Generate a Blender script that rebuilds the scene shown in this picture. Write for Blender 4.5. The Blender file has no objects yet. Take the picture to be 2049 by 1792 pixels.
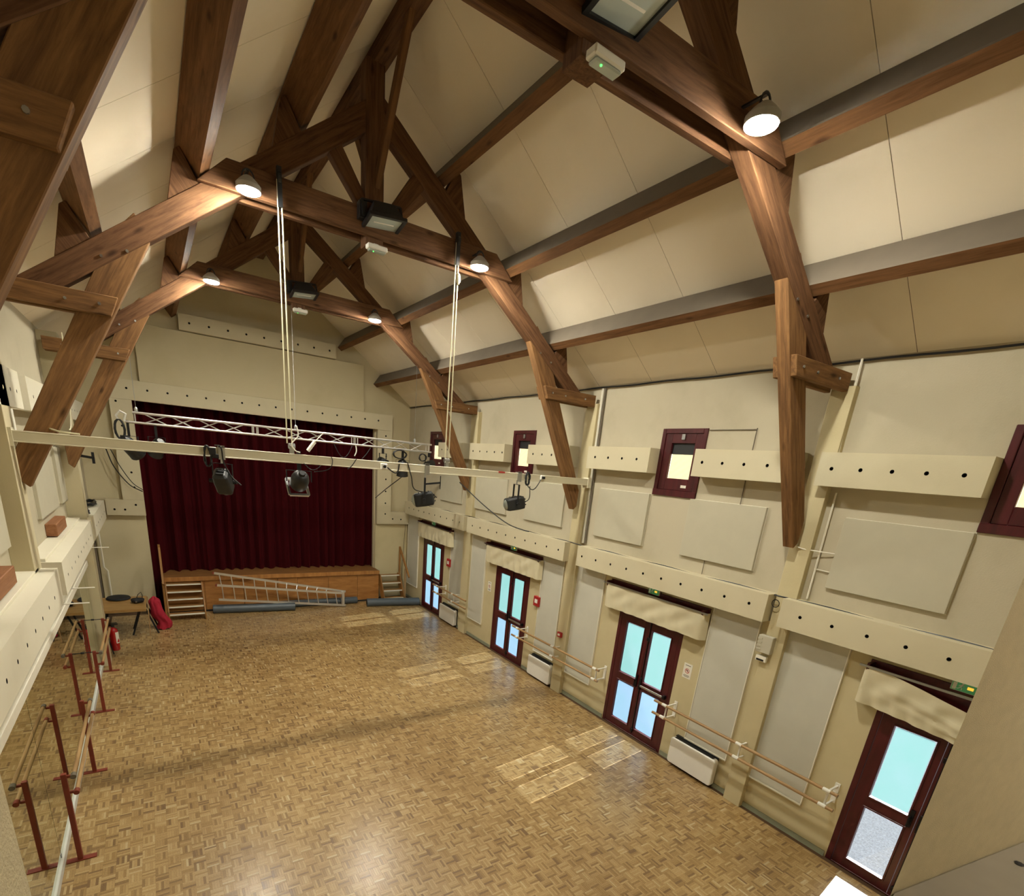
import bpy, bmesh, math, random
from mathutils import Vector, Matrix
random.seed(7)
S = bpy.context.scene
C = S.collection
PI = math.pi

# ------------------------------------------------------------------ camera
FPX, OX, OY = 1018.9, -29.8, 377.8
def _cam_axes(yaw, pitch, roll):
    y, p, r = (math.radians(a) for a in (yaw, pitch, roll))
    f = Vector((math.sin(y)*math.cos(p), math.cos(y)*math.cos(p), math.sin(p)))
    rt = Vector((math.cos(y), -math.sin(y), 0)); up = rt.cross(f)
    return math.cos(r)*rt + math.sin(r)*up, -math.sin(r)*rt + math.cos(r)*up, f
CR, CU, CF = _cam_axes(34.249, -18.403, 5.205)
CAM = Vector((1.2432, 0.0, 4.4466))
cd = bpy.data.cameras.new('camera'); co = bpy.data.objects.new('camera', cd); C.objects.link(co)
cd.sensor_fit = 'HORIZONTAL'; cd.sensor_width = 36.0; cd.lens = FPX/2049*36
cd.shift_x = -OX/2049; cd.shift_y = OY/2049; cd.clip_start = 0.02; cd.clip_end = 300
m = Matrix.Identity(4)
for i in range(3):
    m[i][0], m[i][1], m[i][2], m[i][3] = CR[i], CU[i], -CF[i], CAM[i]
co.matrix_world = m
S.camera = co

# ------------------------------------------------------------------ world, sun, exposure
S.view_settings.view_transform = 'Standard'
S.view_settings.look = 'None'
S.view_settings.gamma = 1.0
S.view_settings.use_curve_mapping = False
S.view_settings.exposure = 0.13
LAMP_W = 930.0          # emission strength of the six round lamps
SUN_E = 17.0
SKY_E = 0.34
W = bpy.data.worlds.new('sky'); S.world = W; W.use_nodes = True
nt = W.node_tree; nt.nodes.clear()
sk = nt.nodes.new('ShaderNodeTexSky'); sk.sky_type = 'NISHITA'; sk.sun_disc = False
sk.sun_elevation = math.radians(35); sk.sun_rotation = math.radians(83); sk.air_density = 1.0
bg = nt.nodes.new('ShaderNodeBackground'); bg.inputs['Strength'].default_value = SKY_E
wo = nt.nodes.new('ShaderNodeOutputWorld')
nt.links.new(sk.outputs[0], bg.inputs['Color']); nt.links.new(bg.outputs[0], wo.inputs['Surface'])
sd = bpy.data.lights.new('sun', 'SUN'); sd.energy = SUN_E; sd.angle = math.radians(0.4); sd.color = (1.0, 0.97, 0.9)
so = bpy.data.objects.new('sun', sd); C.objects.link(so)
so.location = (20, 8, 12)
so.rotation_euler = Vector((-1, -0.125, -0.70)).to_track_quat('-Z', 'Y').to_euler()

# ------------------------------------------------------------------ mesh builder
class MB:
    def __init__(s): s.v = []; s.f = []; s.dark = []
    def add(s, vs, fs):
        o = len(s.v); s.v += [tuple(v) for v in vs]; s.f += [tuple(i+o for i in f) for f in fs]; return s
    def box(s, x0, x1, y0, y1, z0, z1):
        return s.add([(x0,y0,z0),(x1,y0,z0),(x1,y1,z0),(x0,y1,z0),(x0,y0,z1),(x1,y0,z1),(x1,y1,z1),(x0,y1,z1)],
                     [(0,3,2,1),(4,5,6,7),(0,1,5,4),(1,2,6,5),(2,3,7,6),(3,0,4,7)])
    def prism(s, poly, axis, a0, a1):
        n = len(poly)
        def P(p, a):
            return (p[0],a,p[1]) if axis=='y' else ((a,p[0],p[1]) if axis=='x' else (p[0],p[1],a))
        vs = [P(p,a0) for p in poly] + [P(p,a1) for p in poly]
        fs = [tuple(range(n)), tuple(range(2*n-1, n-1, -1))] + [(i, n+i, n+(i+1)%n, (i+1)%n) for i in range(n)]
        return s.add(vs, fs)
    def bar(s, p0, p1, w, h, up=(0,0,1)):
        p0, p1 = Vector(p0), Vector(p1); d = (p1-p0).normalized(); up = Vector(up)
        if abs(d.dot(up)) > .98: up = Vector((1,0,0))
        r = d.cross(up).normalized(); u = r.cross(d)
        vs = []
        for p in (p0, p1):
            for a, b in ((-1,-1),(1,-1),(1,1),(-1,1)): vs.append(p + r*a*w/2 + u*b*h/2)
        return s.add(vs, [(0,1,2,3),(7,6,5,4),(0,4,5,1),(1,5,6,2),(2,6,7,3),(3,7,4,0)])
    def cyl(s, p0, p1, r0, r1=None, n=12, caps=True):
        r1 = r0 if r1 is None else r1
        p0, p1 = Vector(p0), Vector(p1); d = (p1-p0).normalized()
        a = Vector((0,0,1)) if abs(d.z) < .9 else Vector((1,0,0))
        r = d.cross(a).normalized(); u = r.cross(d)
        vs = []
        for p, q in ((p0,r0),(p1,r1)):
            for k in range(n):
                t = 2*PI*k/n; vs.append(p + (r*math.cos(t)+u*math.sin(t))*q)
        fs = [(k,(k+1)%n,n+(k+1)%n,n+k) for k in range(n)]
        if caps: fs += [tuple(range(n-1,-1,-1)), tuple(range(n,2*n))]
        return s.add(vs, fs)
    def tube(s, pts, r, n=6, close=False):
        pts = [Vector(p) for p in pts]; N = len(pts); vs = []; prev = None
        for i, p in enumerate(pts):
            d = (pts[min(i+1,N-1)] - pts[max(i-1,0)]).normalized()
            a = prev if prev is not None else (Vector((0,0,1)) if abs(d.z) < .9 else Vector((1,0,0)))
            rr = d.cross(a)
            if rr.length < 1e-4: rr = d.cross(Vector((0,1,0.1)))
            rr.normalize(); u = rr.cross(d); prev = u
            for k in range(n):
                t = 2*PI*k/n; vs.append(p + (rr*math.cos(t)+u*math.sin(t))*r)
        fs = [(i*n+k, i*n+(k+1)%n, (i+1)*n+(k+1)%n, (i+1)*n+k) for i in range(N-1) for k in range(n)]
        fs += [tuple(range(n-1,-1,-1)), tuple(range((N-1)*n, N*n))]
        return s.add(vs, fs)
    def lathe(s, prof, o, ax=(0,0,1), n=16):
        """prof: list of (radius, height along ax) from o"""
        o = Vector(o); d = Vector(ax).normalized()
        a = Vector((0,0,1)) if abs(d.z) < .9 else Vector((1,0,0))
        r = d.cross(a).normalized(); u = r.cross(d); vs = []
        for q, h in prof:
            for k in range(n):
                t = 2*PI*k/n; vs.append(o + d*h + (r*math.cos(t)+u*math.sin(t))*max(q,1e-4))
        m_ = len(prof)
        fs = [(i*n+k, i*n+(k+1)%n, (i+1)*n+(k+1)%n, (i+1)*n+k) for i in range(m_-1) for k in range(n)]
        fs += [tuple(range(n-1,-1,-1)), tuple(range((m_-1)*n, m_*n))]
        return s.add(vs, fs)
    def sheet(s, fn, nu, nv, thick=0.0):
        """fn(u,v)->point over the unit square; thick adds a second skin"""
        vs = [Vector(fn(i/nu, j/nv)) for j in range(nv+1) for i in range(nu+1)]
        fs = [(j*(nu+1)+i, j*(nu+1)+i+1, (j+1)*(nu+1)+i+1, (j+1)*(nu+1)+i) for j in range(nv) for i in range(nu)]
        return s.add(vs, fs)
    def perf(s, O, U, V, w, h, depth, holes, r, n=16, along='u'):
        """box standing on a wall: front face w x h with round holes; body goes back (-N) by depth"""
        O, U, V = Vector(O), Vector(U), Vector(V); N = U.cross(V)
        P = lambda u, v, d=0.0: O + U*u + V*v + N*d
        hs = sorted(holes, key=lambda q: q[0] if along=='u' else q[1])
        L = w if along=='u' else h
        cuts = [0.0]
        for a, b in zip(hs, hs[1:]):
            k = 0 if along=='u' else 1; cuts.append((a[k]+b[k])/2)
        cuts.append(L)
        if not hs:
            s.add([P(0,0),P(w,0),P(w,h),P(0,h)], [(0,1,2,3)])
        for i, (hu, hv) in enumerate(hs):
            if along=='u': u0, u1, v0, v1 = cuts[i], cuts[i+1], 0.0, h
            else: u0, u1, v0, v1 = 0.0, w, cuts[i], cuts[i+1]
            angs = sorted([2*PI*k/n for k in range(n)] + [math.atan2(b-hv, a-hu) % (2*PI) for a in (u0,u1) for b in (v0,v1)])
            out, inn, deep = [], [], []
            for t in angs:
                c, q = math.cos(t), math.sin(t)
                tt = min([((u1-hu)/c if c > 0 else (u0-hu)/c) if abs(c) > 1e-9 else 1e9,
                          ((v1-hv)/q if q > 0 else (v0-hv)/q) if abs(q) > 1e-9 else 1e9])
                out.append(P(hu+c*tt, hv+q*tt)); inn.append(P(hu+c*r, hv+q*r)); deep.append(P(hu+c*r, hv+q*r, -min(.06,depth*.5)))
            k = len(angs); o = out+inn+deep
            fs = [(j,(j+1)%k,k+(j+1)%k,k+j) for j in range(k)] + [(k+j,k+(j+1)%k,2*k+(j+1)%k,2*k+j) for j in range(k)]
            fs.append(tuple(range(2*k,3*k)))
            n0 = len(s.f); s.add(o, fs); s.dark += range(n0+k, n0+2*k+1)
        vs = [P(0,0),P(w,0),P(w,h),P(0,h),P(0,0,-depth),P(w,0,-depth),P(w,h,-depth),P(0,h,-depth)]
        return s.add(vs, [(0,4,5,1),(1,5,6,2),(2,6,7,3),(3,7,4,0),(7,6,5,4)])

WM = {}
def obj(name, mb, mat, parent=None, smooth=False, bevel=0.0, frame=None, kind=None):
    me = bpy.data.meshes.new(name)
    PM = WM.get(parent.name, Matrix.Identity(4)) if parent else Matrix.Identity(4)
    M = PM
    if frame:
        o, x, y = Vector(frame[0]), Vector(frame[1]).normalized(), Vector(frame[2]).normalized()
        z = x.cross(y); M = Matrix(((x.x,y.x,z.x,o.x),(x.y,y.y,z.y,o.y),(x.z,y.z,z.z,o.z),(0,0,0,1)))
    Mi = M.inverted()
    me.from_pydata([tuple(Mi @ Vector(v)) for v in mb.v], [], mb.f)
    bm = bmesh.new(); bm.from_mesh(me); bmesh.ops.recalc_face_normals(bm, faces=bm.faces[:]); bm.to_mesh(me); bm.free()
    me.materials.append(mat)
    if mb.dark:
        me.materials.append(M_boxhole)
        for i in mb.dark: me.polygons[i].material_index = 1
    if smooth:
        for p in me.polygons: p.use_smooth = True
        me.set_sharp_from_angle(angle=math.radians(40))
    o = bpy.data.objects.new(name, me); C.objects.link(o)
    if parent: o.parent = parent
    WM[o.name] = M
    o.matrix_local = PM.inverted() @ M
    if bevel:
        b = o.modifiers.new('bevel', 'BEVEL'); b.width = bevel; b.segments = 1; b.limit_method = 'ANGLE'
    if kind: o['kind'] = kind
    return o
def tag(o, label=None, cat=None, group=None, kind=None):
    if label: o['label'] = label
    if cat: o['category'] = cat
    if group: o['group'] = group
    if kind: o['kind'] = kind
    return o
def thing(name, label, cat, loc=(0,0,0), group=None, kind=None):
    o = bpy.data.objects.new(name, None); C.objects.link(o); o.location = loc
    o.empty_display_size = .1
    WM[o.name] = Matrix.Translation(Vector(loc))
    return tag(o, label, cat, group, kind)
def kids(o): return [c for c in bpy.data.objects if c.parent == o]
def dup(root, loc, label=None, group=None):
    r = root.copy(); C.objects.link(r); r.location = loc; WM[r.name] = Matrix.Translation(Vector(loc))
    if label: r['label'] = label
    if group: r['group'] = group
    for ch in root.children:
        c = ch.copy(); C.objects.link(c); c.parent = r; c.matrix_local = ch.matrix_local.copy()
        for g in ch.children:
            d = g.copy(); C.objects.link(d); d.parent = c; d.matrix_local = g.matrix_local.copy()
    return r

# ------------------------------------------------------------------ materials
def hexc(h):
    h = h.lstrip('#'); c = [int(h[i:i+2],16)/255 for i in (0,2,4)]
    return tuple(((x/12.92) if x <= .04045 else ((x+.055)/1.055)**2.4) for x in c) + (1.0,)
def mk(name):
    ma = bpy.data.materials.new(name); ma.use_nodes = True
    n = ma.node_tree; b = n.nodes['Principled BSDF']; return ma, n, b
def plain(name, col, rough=.6, metal=0.0, noise=.12, scale=9.0, bump=0.0, bscale=120.0, spec=None, coat=0.0):
    ma, n, b = mk(name); c = hexc(col)
    tc = n.nodes.new('ShaderNodeTexCoord'); no = n.nodes.new('ShaderNodeTexNoise')
    no.inputs['Scale'].default_value = scale; no.inputs['Detail'].default_value = 5
    n.links.new(tc.outputs['Object'], no.inputs['Vector'])
    mx = n.nodes.new('ShaderNodeMix'); mx.data_type = 'RGBA'
    mx.inputs[6].default_value = tuple(x*(1-noise) for x in c[:3])+(1,); mx.inputs[7].default_value = tuple(min(1,x*(1+noise)) for x in c[:3])+(1,)
    n.links.new(no.outputs[0], mx.inputs[0]); n.links.new(mx.outputs[2], b.inputs['Base Color'])
    b.inputs['Roughness'].default_value = rough; b.inputs['Metallic'].default_value = metal
    if spec is not None: b.inputs['Specular IOR Level'].default_value = spec
    if coat: b.inputs['Coat Weight'].default_value = coat
    if bump:
        n2 = n.nodes.new('ShaderNodeTexNoise'); n2.inputs['Scale'].default_value = bscale; n2.inputs['Detail'].default_value = 3
        n.links.new(tc.outputs['Object'], n2.inputs['Vector'])
        bp = n.nodes.new('ShaderNodeBump'); bp.inputs['Strength'].default_value = bump; bp.inputs['Distance'].default_value = .01
        n.links.new(n2.outputs[0], bp.inputs['Height']); n.links.new(bp.outputs[0], b.inputs['Normal'])
    return ma
def stained(name, col, stain, amount=.5, rough=.8, scale=1.2, bump=.15):
    """painted plaster with soft grubby patches"""
    ma, n, b = mk(name)
    tc = n.nodes.new('ShaderNodeTexCoord')
    no = n.nodes.new('ShaderNodeTexNoise'); no.inputs['Scale'].default_value = scale; no.inputs['Detail'].default_value = 8; no.inputs['Roughness'].default_value = .6
    n.links.new(tc.outputs['Object'], no.inputs['Vector'])
    rp = n.nodes.new('ShaderNodeValToRGB'); rp.color_ramp.elements[0].position = .5; rp.color_ramp.elements[1].position = .78
    rp.color_ramp.elements[0].color = (0,0,0,1); rp.color_ramp.elements[1].color = (amount,)*3+(1,)
    n.links.new(no.outputs[0], rp.inputs[0])
    mx = n.nodes.new('ShaderNodeMix'); mx.data_type = 'RGBA'; mx.inputs[6].default_value = hexc(col); mx.inputs[7].default_value = hexc(stain)
    n.links.new(rp.outputs[0], mx.inputs[0]); n.links.new(mx.outputs[2], b.inputs['Base Color'])
    b.inputs['Roughness'].default_value = rough; b.inputs['Specular IOR Level'].default_value = .25
    n2 = n.nodes.new('ShaderNodeTexNoise'); n2.inputs['Scale'].default_value = 60; n2.inputs['Detail'].default_value = 4
    n.links.new(tc.outputs['Object'], n2.inputs['Vector'])
    bp = n.nodes.new('ShaderNodeBump'); bp.inputs['Strength'].default_value = bump; bp.inputs['Distance'].default_value = .008
    n.links.new(n2.outputs[0], bp.inputs['Height']); n.links.new(bp.outputs[0], b.inputs['Normal'])
    return ma
def wood(name, dark, light, stretch=(1.3,16,16), rough=.55, knots=True, spec=.4):
    """grain runs along the object's own X axis"""
    ma, n, b = mk(name)
    tc = n.nodes.new('ShaderNodeTexCoord'); oi = n.nodes.new('ShaderNodeObjectInfo')
    ad = n.nodes.new('ShaderNodeVectorMath'); ad.operation = 'ADD'
    ml = n.nodes.new('ShaderNodeVectorMath'); ml.operation = 'SCALE'; ml.inputs['Scale'].default_value = 37.0
    cb = n.nodes.new('ShaderNodeCombineXYZ')
    for k in range(3): n.links.new(oi.outputs['Random'], cb.inputs[k])
    n.links.new(cb.outputs[0], ml.inputs[0]); n.links.new(tc.outputs['Object'], ad.inputs[0]); n.links.new(ml.outputs[0], ad.inputs[1])
    mp = n.nodes.new('ShaderNodeMapping'); mp.inputs['Scale'].default_value = stretch
    n.links.new(ad.outputs[0], mp.inputs['Vector'])
    no = n.nodes.new('ShaderNodeTexNoise'); no.inputs['Scale'].default_value = 1.6; no.inputs['Detail'].default_value = 7; no.inputs['Roughness'].default_value = .65; no.inputs['Distortion'].default_value = .4
    n.links.new(mp.outputs[0], no.inputs['Vector'])
    rp = n.nodes.new('ShaderNodeValToRGB'); rp.color_ramp.elements[0].position = .3; rp.color_ramp.elements[1].position = .72
    rp.color_ramp.elements[0].color = hexc(dark); rp.color_ramp.elements[1].color = hexc(light)
    n.links.new(no.outputs[0], rp.inputs[0]); last = rp.outputs[0]
    if knots:
        mp2 = n.nodes.new('ShaderNodeMapping'); mp2.inputs['Scale'].default_value = (1.6,4.5,4.5); n.links.new(ad.outputs[0], mp2.inputs['Vector'])
        vo = n.nodes.new('ShaderNodeTexVoronoi'); vo.inputs['Scale'].default_value = 1.1; n.links.new(mp2.outputs[0], vo.inputs['Vector'])
        r2 = n.nodes.new('ShaderNodeValToRGB'); r2.color_ramp.elements[0].position = .05; r2.color_ramp.elements[1].position = .15
        r2.color_ramp.elements[0].color = (.3,.25,.22,1); r2.color_ramp.elements[1].color = (1,1,1,1)
        n.links.new(vo.outputs['Distance'], r2.inputs[0])
        mx = n.nodes.new('ShaderNodeMix'); mx.data_type = 'RGBA'; mx.blend_type = 'MULTIPLY'; mx.inputs[0].default_value = .85
        n.links.new(last, mx.inputs[6]); n.links.new(r2.outputs[0], mx.inputs[7]); last = mx.outputs[2]
    n.links.new(last, b.inputs['Base Color'])
    b.inputs['Roughness'].default_value = rough; b.inputs['Specular IOR Level'].default_value = spec
    bp = n.nodes.new('ShaderNodeBump'); bp.inputs['Strength'].default_value = .15; bp.inputs['Distance'].default_value = .005
    n.links.new(no.outputs[0], bp.inputs['Height']); n.links.new(bp.outputs[0], b.inputs['Normal'])
    return ma
def emit(name, col, strength):
    ma, n, b = mk(name); b.inputs['Base Color'].default_value = hexc(col)
    b.inputs['Emission Color'].default_value = hexc(col); b.inputs['Emission Strength'].default_value = strength
    return ma
def parquet(name):
    ma, n, b = mk(name)
    at = n.nodes.new('ShaderNodeAttribute'); at.attribute_name = 'shade'
    rp = n.nodes.new('ShaderNodeValToRGB'); cr = rp.color_ramp
    cr.elements[0].position = 0; cr.elements[0].color = hexc('#90704a'); cr.elements[1].position = 1; cr.elements[1].color = hexc('#dcc59a')
    for p, c in ((.25,'#b08d58'),(.6,'#c8a670'),(.85,'#d3b582')):
        e = cr.elements.new(p); e.color = hexc(c)
    n.links.new(at.outputs['Fac'], rp.inputs[0])
    tc = n.nodes.new('ShaderNodeNewGeometry'); no = n.nodes.new('ShaderNodeTexNoise'); no.inputs['Scale'].default_value = 70; no.inputs['Detail'].default_value = 4
    n.links.new(tc.outputs['Position'], no.inputs['Vector'])
    n3 = n.nodes.new('ShaderNodeTexNoise'); n3.inputs['Scale'].default_value = .55; n3.inputs['Detail'].default_value = 4
    n.links.new(tc.outputs['Position'], n3.inputs['Vector'])
    mx = n.nodes.new('ShaderNodeMix'); mx.data_type = 'RGBA'; mx.blend_type = 'MULTIPLY'; mx.inputs[0].default_value = .5
    n.links.new(rp.outputs[0], mx.inputs[6]); n.links.new(no.outputs[0], mx.inputs[7])
    r3 = n.nodes.new('ShaderNodeValToRGB'); r3.color_ramp.elements[0].position = .35; r3.color_ramp.elements[1].position = .6
    r3.color_ramp.elements[0].color = (.8,.77,.73,1); r3.color_ramp.elements[1].color = (1,1,1,1)
    n.links.new(n3.outputs[0], r3.inputs[0])
    m2 = n.nodes.new('ShaderNodeMix'); m2.data_type = 'RGBA'; m2.blend_type = 'MULTIPLY'; m2.inputs[0].default_value = 1
    n.links.new(mx.outputs[2], m2.inputs[6]); n.links.new(r3.outputs[0], m2.inputs[7])
    n.links.new(m2.outputs[2], b.inputs['Base Color'])
    mr = n.nodes.new('ShaderNodeMapRange'); mr.inputs[3].default_value = .42; mr.inputs[4].default_value = .55
    n.links.new(n3.outputs[0], mr.inputs[0]); n.links.new(mr.outputs[0], b.inputs['Roughness'])
    b.inputs['Specular IOR Level'].default_value = .3
    b.inputs['Coat Weight'].default_value = .7; b.inputs['Coat IOR'].default_value = 1.75; b.inputs['Coat Roughness'].default_value = .27
    bp = n.nodes.new('ShaderNodeBump'); bp.inputs['Strength'].default_value = .06; bp.inputs['Distance'].default_value = .003
    n.links.new(no.outputs[0], bp.inputs['Height']); n.links.new(bp.outputs[0], b.inputs['Normal'])
    return ma
def frosted(name, col, clear=.1, streak=False):
    ma = bpy.data.materials.new(name); ma.use_nodes = True; n = ma.node_tree; n.nodes.clear()
    out = n.nodes.new('ShaderNodeOutputMaterial'); tl = n.nodes.new('ShaderNodeBsdfTranslucent'); tr = n.nodes.new('ShaderNodeBsdfTransparent')
    gl = n.nodes.new('ShaderNodeBsdfGlossy'); gl.inputs['Roughness'].default_value = .3
    tl.inputs['Color'].default_value = hexc(col); tr.inputs['Color'].default_value = (.85,.95,1,1)
    tc = n.nodes.new('ShaderNodeTexCoord'); no = n.nodes.new('ShaderNodeTexNoise'); no.inputs['Scale'].default_value = 2.2; no.inputs['Detail'].default_value = 3
    n.links.new(tc.outputs['Object'], no.inputs['Vector'])
    mc = n.nodes.new('ShaderNodeMix'); mc.data_type = 'RGBA'; c = hexc(col)
    mc.inputs[6].default_value = (c[0]*.8,c[1]*.97,c[2]*.9,1); mc.inputs[7].default_value = (min(1,c[0]*1.15),c[1],min(1,c[2]*1.08),1)
    n.links.new(no.outputs[0], mc.inputs[0]); n.links.new(mc.outputs[2], tl.inputs['Color'])
    m1 = n.nodes.new('ShaderNodeMixShader'); m1.inputs[0].default_value = clear
    n.links.new(tl.outputs[0], m1.inputs[1]); n.links.new(tr.outputs[0], m1.inputs[2])
    m2 = n.nodes.new('ShaderNodeMixShader'); m2.inputs[0].default_value = .05
    n.links.new(m1.outputs[0], m2.inputs[1]); n.links.new(gl.outputs[0], m2.inputs[2])
    n.links.new(m2.outputs[0], out.inputs['Surface'])
    return ma
def clearglass(name, tint=(.93,.97,.98,1)):
    ma = bpy.data.materials.new(name); ma.use_nodes = True; n = ma.node_tree; n.nodes.clear()
    out = n.nodes.new('ShaderNodeOutputMaterial'); tr = n.nodes.new('ShaderNodeBsdfTransparent'); tr.inputs['Color'].default_value = tint
    gl = n.nodes.new('ShaderNodeBsdfGlossy'); gl.inputs['Roughness'].default_value = .03
    lw = n.nodes.new('ShaderNodeFresnel'); lw.inputs['IOR'].default_value = 1.45
    m1 = n.nodes.new('ShaderNodeMixShader'); n.links.new(lw.outputs[0], m1.inputs[0])
    n.links.new(tr.outputs[0], m1.inputs[1]); n.links.new(gl.outputs[0], m1.inputs[2]); n.links.new(m1.outputs[0], out.inputs['Surface'])
    return ma

M_wall = stained('cream_plaster', '#c7bc9c', '#ada27e', .35)
M_warm = stained('warm_cream_plaster', '#c7bb97', '#a99c75', .4)
M_upper = stained('off_white_plaster', '#bdb49d', '#9f957e', .45)
M_ceil = stained('ceiling_board', '#efe4cf', '#d8cbb4', .35, scale=.9, bump=.08)
M_gap = plain('dark_joint', '#6b5c48', .9)
M_beam = wood('stained_beam', '#49301f', '#7c593d', rough=.75, spec=.2)
M_beamlite = wood('lighter_beam', '#5c4028', '#936d46', rough=.75, spec=.2)
M_purlin = wood('purlin_wood', '#54381f', '#7f5a3a', rough=.75, spec=.2)
M_grey = plain('grey_painted_side', '#6b6154', .8, noise=.15, scale=4)
M_box = stained('white_acoustic_box', '#ccc3a7', '#b1a78a', .3, bump=.1)
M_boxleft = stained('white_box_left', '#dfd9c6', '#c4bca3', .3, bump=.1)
M_boxhole = plain('hole_shade', '#0a0908', .9)  # black inside the holes paints in the shade of their depth
M_panel = plain('felt_panel', '#bbb5a0', .95, noise=.06, scale=5, bump=.1, bscale=400)
M_lowpanel = plain('grey_felt_panel', '#c2c0b3', .95, noise=.09, scale=3, bump=.1, bscale=400)
M_case = plain('pale_grey_plastic', '#b9b4a2', .5, noise=.04)
M_trimw = plain('white_trim', '#e4e0d2', .5, noise=.06)
M_plinth = plain('white_plinth', '#cfd0cb', .45, noise=.12, scale=5)
M_green = plain('green_grey_skirting', '#8f927d', .7, noise=.2)
M_red = wood('dark_red_paint', '#3b0e14', '#551a21', stretch=(1,6,6), rough=.32, knots=False, spec=.5)
M_redhw = plain('black_hardware', '#141318', .35, metal=.4)
M_steel = plain('brushed_steel', '#b9bcc0', .3, metal=1.0, noise=.08)
M_alu = plain('aluminium', '#dcdcdc', .32, metal=.85, noise=.06)
M_white = plain('white_paint', '#e9e7df', .35, noise=.04)
M_whitebeam = plain('cream_steel_beam', '#dcd6bf', .42, noise=.05)
M_heater = plain('heater_white', '#e7e5df', .3, noise=.03)
M_black = plain('black_metal', '#16171a', .4, noise=.25, scale=14)
M_blackm = plain('matt_black', '#101012', .7, noise=.2)
M_dgrey = plain('dark_grey_case', '#1b1d20', .5, noise=.2)
M_lens = plain('grey_lens_glass', '#aeb9b6', .12, noise=.15, scale=4, spec=.7)
M_parq = parquet('oak_parquet')
M_sub = plain('dark_screed', '#4d3620', .9)
M_stage = wood('stage_plywood', '#8d5a2b', '#b98448', stretch=(5,1.0,.8), rough=.5, knots=False)
M_stagef = wood('stage_boards', '#6f4a26', '#96693b', stretch=(2,14,8), rough=.6, knots=False)
M_stair = wood('stair_wood', '#7d5428', '#a77a42', stretch=(1.5,12,12), rough=.5, knots=False)
M_barre = wood('barre_wood', '#8a6a45', '#b8966a', stretch=(1.5,14,14), rough=.4, knots=False)
M_rust = plain('rust_red_metal', '#7a3020', .45, noise=.2, scale=12)
M_mat = plain('blue_grey_vinyl', '#4d565e', .38, noise=.08)
M_rope = plain('pale_rope', '#cfc8a8', .8)
M_cable = plain('black_cable', '#141414', .5)
M_wirew = plain('white_cable', '#e5e2d8', .5)
M_fire = plain('extinguisher_red', '#a80f16', .25, noise=.08, coat=.4)
M_alarm = plain('alarm_red', '#a32325', .35)
M_cloth = plain('cream_cloth', '#cdc4a6', .9, noise=.05, scale=6, bump=.1, bscale=200)
M_table = wood('table_wood', '#8c6a3c', '#ab8650', stretch=(1.5,9,9), rough=.45, knots=False)
M_mirror = plain('mirror_silver', '#d6dacb', .015, metal=1.0, noise=0.0)
M_block = wood('brown_block', '#80502f', '#9d6c48', rough=.6, knots=False)
M_conc = plain('rough_render', '#b9ae90', .95, noise=.12, scale=14, bump=.45, bscale=260)
M_slab = plain('grey_floor_paint', '#8b8579', .75, noise=.1, scale=6)
M_redcloth = plain('red_fabric', '#a01a30', .9, noise=.25, scale=18, bump=.4, bscale=60)
M_bag = plain('black_fabric', '#15161a', .8, noise=.3, scale=20, bump=.3, bscale=80)
M_lamp = emit('lamp_glow', '#fffae8', LAMP_W)
M_shade = plain('grey_lamp_shade', '#a5a39c', .4, noise=.05)
M_lampfar = emit('lamp_glow_far', '#fffae8', LAMP_W*.78)
M_frost = frosted('frosted_film', '#5a7a79', .19)
M_frostlow = frosted('frosted_film_low', '#61788a', .19)
M_clear = clearglass('clear_glass')
M_yellow = frosted('yellow_blind', '#877a5c', .01)
M_gravel = plain('gravel', '#56585f', .95, noise=.85, scale=45)
M_grass = plain('lawn', '#5d7a42', .95, noise=.4, scale=6)
M_exitg = emit('exit_green', '#3f7d4a', .35)
M_exity = emit('exit_lamp', '#f2b63c', 1.1)
M_paper = plain('paper', '#e6e2d6', .7, noise=.02)
M_ink = plain('ink', '#4a4a4a', .7)
M_inkred = plain('red_ink', '#b0302c', .6)
M_cleartape = plain('clear_film', '#d8d8d2', .2)
def velvet():
    ma, n, b = mk('burgundy_velvet'); b.inputs['Base Color'].default_value = hexc('#3a060c')
    b.inputs['Roughness'].default_value = .95; b.inputs['Specular IOR Level'].default_value = .1
    b.inputs['Sheen Weight'].default_value = .35; b.inputs['Sheen Roughness'].default_value = .5; b.inputs['Sheen Tint'].default_value = hexc('#7a2028')
    return ma
M_velvet = velvet()
# ================================================================== STRUCTURE
XL, XR = -0.13, 8.1            # wall faces
YB = 15.94                     # stage-end wall
XC = 3.985
SL = 0.748                     # roof slope
WT = 5.96                      # ceiling height at the walls
RID = WT + SL*(XR-3.985)       # ceiling height at the ridge
XRID = 3.985
TY = [3.48, 7.62, 11.78]       # roof trusses
DOORY = [13.88, 9.66, 5.495, 1.33]

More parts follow.
